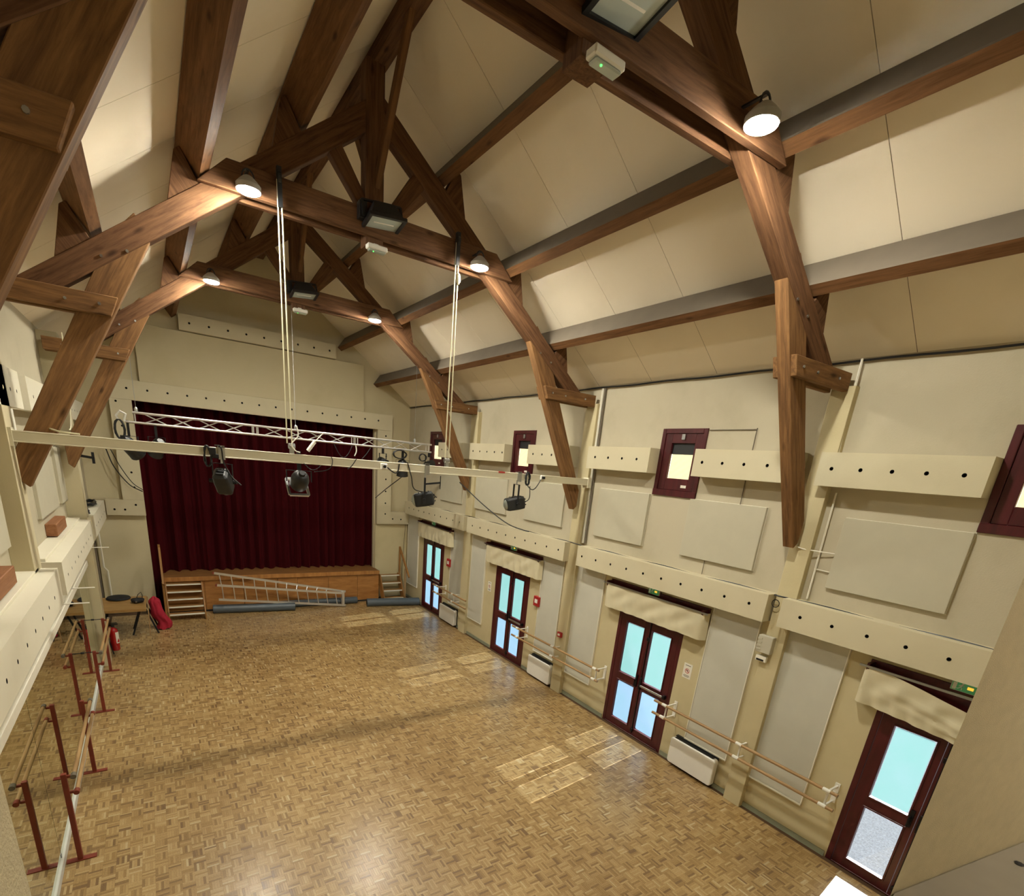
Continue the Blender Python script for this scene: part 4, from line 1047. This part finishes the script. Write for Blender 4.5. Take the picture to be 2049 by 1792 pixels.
# round fresnel, second along the beam
x = 2.87; piv = Vector((x, YBM, 4.03)); a = Vector((-.05,.75,-.62)).normalized(); r = a.cross(Vector((0,0,1))).normalized(); u = r.cross(a)
t = thing('stage_spotlight', 'round-backed black spotlight with pale frame, second along the beam', 'spotlight', (x,YBM,3.8), 'black spotlights under the beam')
obj('body', MB().lathe([(.03,-.165),(.07,-.15),(.10,-.115),(.115,-.06),(.115,.06),(.105,.08)], piv, a, n=24), M_black, t, smooth=True)
obj('back_cap', MB().lathe([(.035,-.192),(.045,-.175),(.045,-.155)], piv, a, n=16), M_blackm, t, smooth=True)
obj('lens', MB().lathe([(.095,.08),(.08,.095),(.03,.105)], piv, a, n=20), M_lens, t, smooth=True)
fr = MB()
for s, k, s2, k2 in ((-.125,-.125,.125,-.125),(.125,-.125,.125,.125),(.125,.125,-.125,.125),(-.125,.125,-.125,-.125)):
    fr.bar(piv+a*.12+r*s+u*k, piv+a*.12+r*s2+u*k2, .03, .03, up=a)
obj('colour_frame', fr, M_steel, t)
obj('arm', MB().bar((x,YBM-.02,4.42),(x,YBM-.02,4.12),.05,.02,up=(0,1,0)), M_blackm, t)
obj('yoke', MB().bar(piv-r*.16, piv-r*.16+Vector((0,0,.14)), .03,.008,up=r).bar(piv+r*.16, piv+r*.16+Vector((0,0,.14)), .03,.008,up=r).bar(piv-r*.165+Vector((0,0,.14)), piv+r*.165+Vector((0,0,.14)), .03,.008), M_blackm, t)
# sockets and cables on the beam
t = thing('socket_box', 'small white socket box on the right half of the beam', 'socket', (3.98,YBM-.07,4.3))
obj('case', MB().box(3.97,4.06,YBM-.10,YBM-.056,4.27,4.35), M_white, t, bevel=.006); obj('plug', MB().cyl((4.015,YBM-.13,4.31),(4.015,YBM-.10,4.31),.02,n=10), M_blackm, t)
t = thing('socket_box', 'small white socket box at the right end of the beam', 'socket', (6.86,YBM-.07,4.3))
obj('case', MB().box(6.83,6.90,YBM-.10,YBM-.056,4.30,4.37), M_white, t, bevel=.006); obj('plug', MB().box(6.84,6.89,YBM-.13,YBM-.10,4.315,4.355), M_blackm, t)
t = thing('plug_block', 'black plug and socket tied to the left half of the beam', 'socket', (1.85,YBM-.08,4.3))
obj('case', MB().box(1.83,1.90,YBM-.12,YBM-.06,4.29,4.37).box(1.86,1.93,YBM-.11,YBM-.06,4.25,4.30), M_blackm, t, bevel=.006)
tag(obj('tape', MB().box(5.98,6.10,YBM-.062,YBM+.04,4.355,4.379), M_inkred), 'strip of red tape round the right part of the beam', 'tape')
def loop(x0, z0, x1, z1, sag, y=YBM-.07, n=14, dx=0):
    return [(x0+(x1-x0)*k/n+dx*math.sin(PI*k/n), y, z0+(z1-z0)*k/n-sag*math.sin(PI*k/n)) for k in range(n+1)]
def coil(cx, cz, rx, rzv, turns, y, r=.008):
    N = int(turns*14); return [(cx+rx*math.cos(2*PI*k/14)+.01*math.sin(k), y+.015*math.sin(k*.7), cz+rzv*math.sin(2*PI*k/14)) for k in range(N+1)]
cable(coil(1.81,4.27,.035,.12,3,YBM-.09), .007, M_black, 'coil of black cable round the left half of the beam')
cable([(1.90,YBM-.03,4.40),(1.96,YBM-.08,4.38),(1.98,YBM-.08,4.2),(2.05,YBM-.09,4.05),(2.15,YBM-.1,3.95)], .008, M_black, 'black cable from the beam to the left box spotlight')
cable(coil(6.55,4.30,.04,.11,4,YBM-.09), .007, M_dgrey, 'coil of grey cable at the right end of the beam')
cable(loop(6.58,4.18,6.86,4.33,.12), .008, M_black, 'hanging loop of black cable by the right socket box')
cable([(6.62,YBM-.08,4.18),(6.63,YBM-.08,3.98),(6.55,YBM-.05,3.90)], .007, M_black, 'black cable down to the right end spotlight')
cable([(4.38,YBM-.06,4.40),(4.44,YBM-.08,4.2),(4.5,YBM-.08,4.02),(4.75,YBM-.1,3.98),(4.85,YBM-.12,3.92)], .008, M_black, 'black cable crossing the third spotlight')
cable(loop(4.06,4.31,4.25,4.36,.10,dx=.05), .009, M_black, 'black cable looping from the white socket box', name='cable')
cable([(3.28,YBM-.065,4.38),(3.29,YBM-.08,4.33),(3.27,YBM-.08,4.25),(3.2,YBM-.07,4.2),(3.05,YBM-.06,4.17)], .006, M_black, 'thin black cable over the middle of the beam')
cable(loop(3.62,4.38,3.50,4.24,.02), .006, M_black, 'thin black cable over the beam left of the socket box')
cable(loop(2.92,4.27,3.14,4.26,.07), .005, M_dgrey, 'thin cable loop hanging beside the round spotlight', name='cable')
t = thing('adapter', 'white cable connector hanging above the beam right of the round spotlight', 'connector', (3.0,YBM,4.5))
obj('body', MB().cyl((2.98,YBM-.05,4.43),(3.07,YBM-.05,4.55),.024,n=10), M_white, t, smooth=True); obj('lead', MB().tube([(3.07,YBM-.05,4.55),(3.2,YBM-.03,4.68)], .006), M_wirew, t)
cable([(2.85,YBM-.05,4.72),(2.86,YBM-.06,4.6),(2.78,YBM-.06,4.5),(2.82,YBM-.06,4.42),(2.88,YBM-.06,4.40)], .008, M_wirew, 'white cable looped above the round spotlight')

# aluminium box truss hung from the truss nearest the stage
YA = 11.72
al = thing('lighting_truss', 'aluminium lattice lighting truss hanging before the stage curtain', 'lighting truss', (4, YA, 4.7))
XA0, XA1 = .92, 6.85; D_ = .16
ch = [(YA, 4.80), (YA, 4.635), (YA+D_, 4.80), (YA+D_, 4.635)]
for y, z in ch: obj('chord', MB().cyl((XA0+(.12 if z>4.7 else 0),y,z),(XA1,y,z),.020,n=10), M_alu, al, smooth=True)
seg = 2.0; x = XA0+.12
nb = 0
lat = []
while x < XA1-.2:
    e = min(x+seg, XA1-.02)
    # each two metre section: end verticals, four diagonals
    for y in (YA, YA+D_):
        [obj('brace', MB().cyl((q,y,4.635),(q,y,4.80),.011,n=7), M_alu, al) for q in (x+.03, e-.05)]
        w = (e-x-.3)/4
        for k in range(4):
            za, zb = (4.80,4.635) if (k%2==0) == (y==YA) else (4.635,4.80)
            obj('brace', MB().cyl((x+.15+w*k,y,za),(x+.15+w*(k+1)-.05,y,zb),.010,n=7), M_alu, al)
    for z in (4.80,4.635):
        br = MB()
        w = (e-x)/4
        for k in range(4): br.cyl((x+w*k,YA if k%2 else YA+D_,z),(x+w*(k+1),YA+D_ if k%2 else YA,z),.009,n=6)
        obj('brace', br, M_alu, al)
    x = e
for x in (1.10, 3.80, 6.45):
    obj('hanging_wire', MB().cyl((x,YA+D_/2,4.86),(x,YA+D_/2,6.45 if x!=3.80 else 7.05),.004,n=5).lathe([(.012,0),(.03,.03),(.03,.07),(.012,.1)], (x,YA+D_/2,4.80), n=10), M_steel, al)
def par_can(x, z, aim, label, s=1.0, lit=False):
    t = thing('par_can', label, 'spotlight', (x,YA+.05,z), 'round spotlights on the lattice truss')
    a = Vector(aim).normalized(); p = Vector((x,YA+.05,z))
    obj('body', MB().lathe([(.05*s,-.17*s),(.09*s,-.13*s),(.105*s,-.02*s),(.115*s,.14*s),(.12*s,.15*s)], p, a, n=18), M_black, t, smooth=True)
    obj('lens', MB().lathe([(.105*s,.12*s),(.08*s,.135*s),(.02*s,.14*s)], p, a, n=18), M_lens if lit else M_dgrey, t, smooth=True)
    r = a.cross(Vector((0,0,1))).normalized()
    obj('yoke', MB().bar(p+r*.13*s, p+r*.13*s+Vector((0,0,.18)), .025,.006,up=r).bar(p-r*.13*s, p-r*.13*s+Vector((0,0,.18)), .025,.006,up=r).bar(p-r*.135*s+Vector((0,0,.18)), p+r*.135*s+Vector((0,0,.18)), .025,.006), M_blackm, t)
    obj('clamp', MB().box(x-.02,x+.02,YA+.02,YA+.07,z+.17,4.66), M_blackm, t)
par_can(.95, 4.22, (.5,.6,-.6), 'black spotlight at the left end of the lattice truss', 1.25)
par_can(1.36, 4.24, (-.3,.7,-.65), 'black spotlight second from the left end of the lattice truss', 1.1)
par_can(5.67, 4.33, (.3,-.7,-.3), 'small silver-faced spotlight on the lattice truss at the curtain edge', .8, True)
par_can(6.15, 4.22, (.1,.2,-.95), 'black spotlight pointing straight down on the right part of the lattice truss', 1.15)
par_can(6.82, 4.35, (.2,-.75,.1), 'silver-faced spotlight at the right end of the lattice truss', .85, True)
for i, (cx, cz, rx, rr, tn, lb) in enumerate(((.83,4.50,.07,.16,5,'tangle of black cable at the left end of the lattice truss'),(6.05,4.52,.16,.09,4,'tangle of black cable on the right part of the lattice truss'),(6.62,4.50,.09,.08,3,'black cable loops near the right end of the lattice truss'))):
    cable(coil(cx,cz,rx,rr,tn,YA-.03,), .011, M_black, lb, name='cable')
cable(loop(4.55,4.60,4.95,4.62,.26,y=YA-.04), .008, M_dgrey, 'dark cable loop under the middle of the lattice truss')
cable(loop(5.35,4.60,5.15,4.35,.02,y=YA-.04), .008, M_dgrey, 'dark cable hanging from the lattice truss near the curtain edge')
cable([(5.02,YA-.04,4.62),(5.03,YA-.04,4.5),(4.99,YA-.04,4.40)], .012, M_wirew, 'white cable end hanging from the lattice truss')
cable([(.82,YA-.02,4.66),(.80,YA-.05,4.72),(.86,YA-.06,4.80),(.94,YA-.05,4.76),(.90,YA-.03,4.64)], .02, M_cleartape, 'clear plastic film wrapped round the left end of the lattice truss', 'plastic film', name='plastic_film')
cable([(6.22,YA,4.12),(6.28,12.2,3.98),(6.55,13.8,3.62),(6.9,15.62,3.22)], .012, M_black, 'black cable slung from the lattice truss to the right of the stage opening')
cable([(.05,11.0,4.22),(.30,15.3,4.2),(.367,15.6,4.07),(.477,15.6,3.67),(.727,15.6,3.275),(.98,15.6,3.12)], .012, M_black, 'black cable slung along the left wall to the stage opening')
cable([(.05,11.0,4.25),(.36,15.3,4.25),(.46,15.55,4.05),(.60,15.55,3.68),(.80,15.55,3.32),(.99,15.58,3.16)], .010, M_black, 'second black cable slung along the left wall, just above the first')
cable([(7.6,11.6,4.0),(7.75,10.6,3.55),(7.85,9.7,3.25),(7.95,9.0,3.17)], .012, M_dgrey, 'grey cable hanging diagonally across the right wall below the third window')
cable([(7.95,15.71,2.42),(7.95,15.78,1.9),(7.94,15.84,1.2),(7.93,15.845,.5)], .005, M_blackm, 'thin dark wire down the stage wall behind the right steps', 'wire', name='wire')

# tv arm on the right wall behind the third spotlight
t = thing('wall_bracket', 'black swivel bracket on the right wall behind the third spotlight', 'bracket', (8.05,13.6,3.9))
obj('arm', MB().bar((8.08,13.55,3.88),(7.75,13.9,3.8),.05,.05), M_blackm, t); obj('plate', MB().box(8.06,8.1,13.50,13.6,3.7,4.06), M_blackm, t)

# ================================================================== LEFT WALL
LX = .20
def left_box(y0, y1, z0, z1, xf, holes, label, mat=None, r=.021):
    mb = MB().perf((xf,y0,z0), (0,1,0), (0,0,1), y1-y0, z1-z0, xf-XL, [(h-y0, (z1-z0)*.45) for h in holes], r)
    return tag(obj('acoustic_box', mb, mat or M_boxleft), label, 'acoustic box', 'perforated boxes on the left wall')
left_box(.62, 3.35, 2.49, 2.90, LX, [], 'low white box over the mirror nearest the camera, outside the left edge')
left_box(3.55, 7.62, 2.49, 2.90, LX, [3.9+.40*k for k in range(9)], 'low white perforated box over the mirrors at the left edge of the view')
left_box(7.95, 11.9, 2.49, 2.90, LX, [8.3+.40*k for k in range(9)], 'low white perforated box over the mirrors beyond the middle post')
left_box(12.4, 15.4, 2.49, 2.90, LX, [12.8+.45*k for k in range(6)], 'low white perforated box over the corner table')
for y0, y1, lb in ((3.6,7.5,'raised white board on top of the left box nearest the camera'),(8.0,11.9,'raised white board on top of the left box beyond the middle post')):
    t = thing('box_top', lb, 'board', (.03,(y0+y1)/2,2.9)); obj('board', MB().box(XL, .05, y0, y1, 2.902, 2.935), M_boxleft, t, bevel=.004)
t = thing('ledge', 'white cap piece on the left box beside the end post', 'board', (.1,12.1,2.9)); obj('board', MB().box(.145, .21, 11.93, 12.38, 2.5, 2.93), M_box, t, bevel=.006)
left_box(5.9, 8.48, 4.605, 5.0, .05, [6.2+.34*k for k in range(7)], 'high pale perforated box at the left edge of the view')
left_box(8.95, 12.0, 4.605, 5.0, .05, [9.3+.40*k for k in range(7)], 'high pale perforated box on the left wall behind the middle truss leg')
left_box(13.1, 15.9, 4.605, 5.0, .05, [13.5+.45*k for k in range(5)], 'high pale perforated box on the left wall nearest the stage')
def lfelt(y0, y1, z0, z1, label):
    t = thing('sound_absorber', label, 'acoustic panel', (XL,(y0+y1)/2,z0), 'felt panels on the left wall')
    obj('felt_face', MB().box(XL+.004, XL+.05, y0, y1, z0, z1), M_panel, t, bevel=.004)
    obj('backing', MB().box(XL, XL+.006, y0-.004, y1+.004, z0-.004, z1+.004), M_trimw, t)
lfelt(5.9, 8.08-.75, 3.22, 4.12, 'white felt panel at the left edge of the view') if False else lfelt(5.75, 7.2, 3.22, 4.12, 'white felt panel at the left edge of the view')
lfelt(9.22, 10.85, 3.24, 4.12, 'white felt panel just beyond the middle post on the left wall')
lfelt(11.33, 12.0, 3.23, 4.12, 'narrow white felt panel before the end post on the left wall')
lfelt(13.0, 14.6, 3.24, 4.12, 'white felt panel beyond the end post on the left wall')
for y0, y1, lb in ((5.5,6.70,'brown wooden block on the left wall at the left edge'),(9.62,10.62,'brown wooden block on the left wall beyond the middle post')):
    t = thing('wooden_block', lb, 'wooden block', (-.06,(y0+y1)/2,2.95), 'brown blocks on the left wall')
    obj('timber', MB().box(XL, -.0, y0, y1, 2.95, 3.12), M_block, t, bevel=.006, frame=((XL,y0,2.95),(0,1,0),(1,0,0)))
t = thing('wall_bracket', 'black L-shaped bracket on the left wall near the stage', 'bracket', (-.05,14.6,3.8))
obj('arm', MB().bar((XL,14.2,3.93),(.16,14.9,3.86),.04,.05).bar((.16,14.9,3.98),(.16,14.9,3.74),.05,.05), M_blackm, t)
t = thing('pipe_recess', 'dark slot with pipes high on the left wall above the beam end', 'pipe', (XL,8.5,4.4))
obj('back', MB().box(XL, XL+.006, 8.33, 8.78, 4.0, 4.60), M_blackm, t)
for yy in (8.36, 8.47, 8.7): obj('pipe', MB().cyl((XL+.02,yy,4.0),(XL+.02,yy,4.6),.025,n=8), M_trimw, t, smooth=True)
for i,(y0,lb) in enumerate(((12.55,'bundle of black cable on the left box beside the end post'),(14.2,'bundle of black cable on the left box near the stage wall'))):
    cable([(.02+.10*math.cos(k*.9)*(1+.2*math.sin(k*.37)), y0+.45*math.sin(k*.9)+.05*math.sin(k*2.1), 2.93+.03*(1+math.sin(k*1.7))) for k in range(60)], .014, M_black, lb)
cable([(.02,7.9,4.24),(.25,7.7,4.42),(.45,7.45,4.40),(.62,YBM,4.39)], .009, M_rope, 'pale cord knotted round the left end of the beam', 'cord', name='cord')
cable([(.47,9.0,5.55),(.46,8.9,5.0),(.44,8.7,4.5),(.52,7.6,4.42)], .007, M_rope, 'pale cord hanging from the left leg to the beam', 'cord', name='cord')

# ---- mirrors along the left wall
mr = thing('wall_mirror', 'row of tall dance mirrors along the left wall', 'mirror', (0, 6, 0))
cuts = [.66, 3.3, 6.05, 8.80, 11.55, 12.0]
for a, b in zip(cuts, cuts[1:]):
    obj('mirror_panel', MB().box(-.006, .0, a+.005, b-.005, .09, 2.04), M_mirror, mr)
obj('backing', MB().box(XL, -.007, .64, 12.0, 0, 2.48), M_blackm, mr)
obj('plinth', MB().box(-.006, .022, .64, 12.0, .0, .09), M_plinth, mr, bevel=.004)
obj('top_frame', MB().box(-.006, .045, .64, 12.0, 2.04, 2.14), M_trimw, mr, bevel=.004)
obj('upper_board', MB().box(-.006, .0, .64, 12.0, 2.14, 2.49), M_trimw, mr)
cp = MB()
for y in (3.3,6.05,8.8,11.55): cp.box(-.002,.006,y-.012,y+.012,.09,.13).box(-.002,.006,y-.012,y+.012,1.98,2.04)
obj('mirror_clip', cp, M_steel, mr, kind='stuff')
for y, lb in ((8.55,'short white rod sticking out under the left box by the middle mirror joint'),(7.75,'pair of white rods under the left box before the middle post'),(11.7,'white rod under the left box beside the end post')):
    t = thing('curtain_rod_bracket', lb, 'rod', (.1,y,2.4), 'white rods under the left boxes')
    obj('rod', MB().cyl((.0,y,2.43),(.42,y,2.43),.008,n=8), M_white, t)
    obj('socket', MB().cyl((.05,y,2.43),(.05,y,2.49),.016,n=10), M_white, t)

# ---- freestanding rust-red barre stands in front of the mirrors
def barre_stand(y0, y1, label):
    t = thing('barre_stand', label, 'ballet barre', (.15,(y0+y1)/2,0), 'rust red barres before the mirrors')
    for y in (y0, y1):
        p = obj('post', MB().box(.127,.173,y-.023,y+.023,.01,1.08), M_rust, t, bevel=.003)
        obj('base_plate', MB().box(.03,.29,y-.035,y+.035,0,.012), M_rust, p, bevel=.002)
        obj('upper_arm', MB().box(.17,.215,y-.012,y+.012,1.03,1.055), M_rust, p)
        obj('lower_arm', MB().box(.17,.215,y-.012,y+.012,.84,.865), M_rust, p)
        if y0 > 9: obj('mirror_arm', MB().cyl((.005,y,1.065),(.15,y,1.065),.007,n=8).lathe([(.016,0),(.016,.02)], (.001,y,1.065), (1,0,0), n=10), M_blackm, p)
    for z in (1.06, .87):
        obj('rail', MB().cyl((.235,y0-.05,z),(.235,y1+.02,z),.02,n=12), M_barre, t, smooth=True, frame=((.235,y0,z),(0,1,0),(1,0,0)))
        for y in (y0-.05, y1+.0): obj('end_cap', MB().cyl((.235,y-.015,z),(.235,y+.05,z),.026,n=12), M_grey if z > 1 else M_rust, t, smooth=True)
barre_stand(6.06, 7.90, 'rust-red barre stand nearest the camera before the mirrors')
barre_stand(9.85, 11.72, 'rust-red barre stand farther from the camera, by the end post')

# ================================================================== OUTSIDE
tag(obj('ground_outside', MB().box(8.25, 45, -20, 40, -.12, -.06), M_gravel), 'pale gravel yard outside the glazed doors', 'ground', kind='structure')
hd = MB()
rn = random.Random(3)
hd.sheet(lambda u,v: (24+.5*math.sin(u*90)+.4*math.sin(v*9+u*40), -20+60*u, -.1+3.2*v+.25*math.sin(u*70)*v), 160, 10)
hd.sheet(lambda u,v: (24+3*u, -20+60*v, 3.0+.3*math.sin(v*70)), 4, 60)
tag(obj('hedge', hd, M_grass, smooth=True, kind='stuff'), 'green hedge beyond the gravel yard outside', 'hedge')
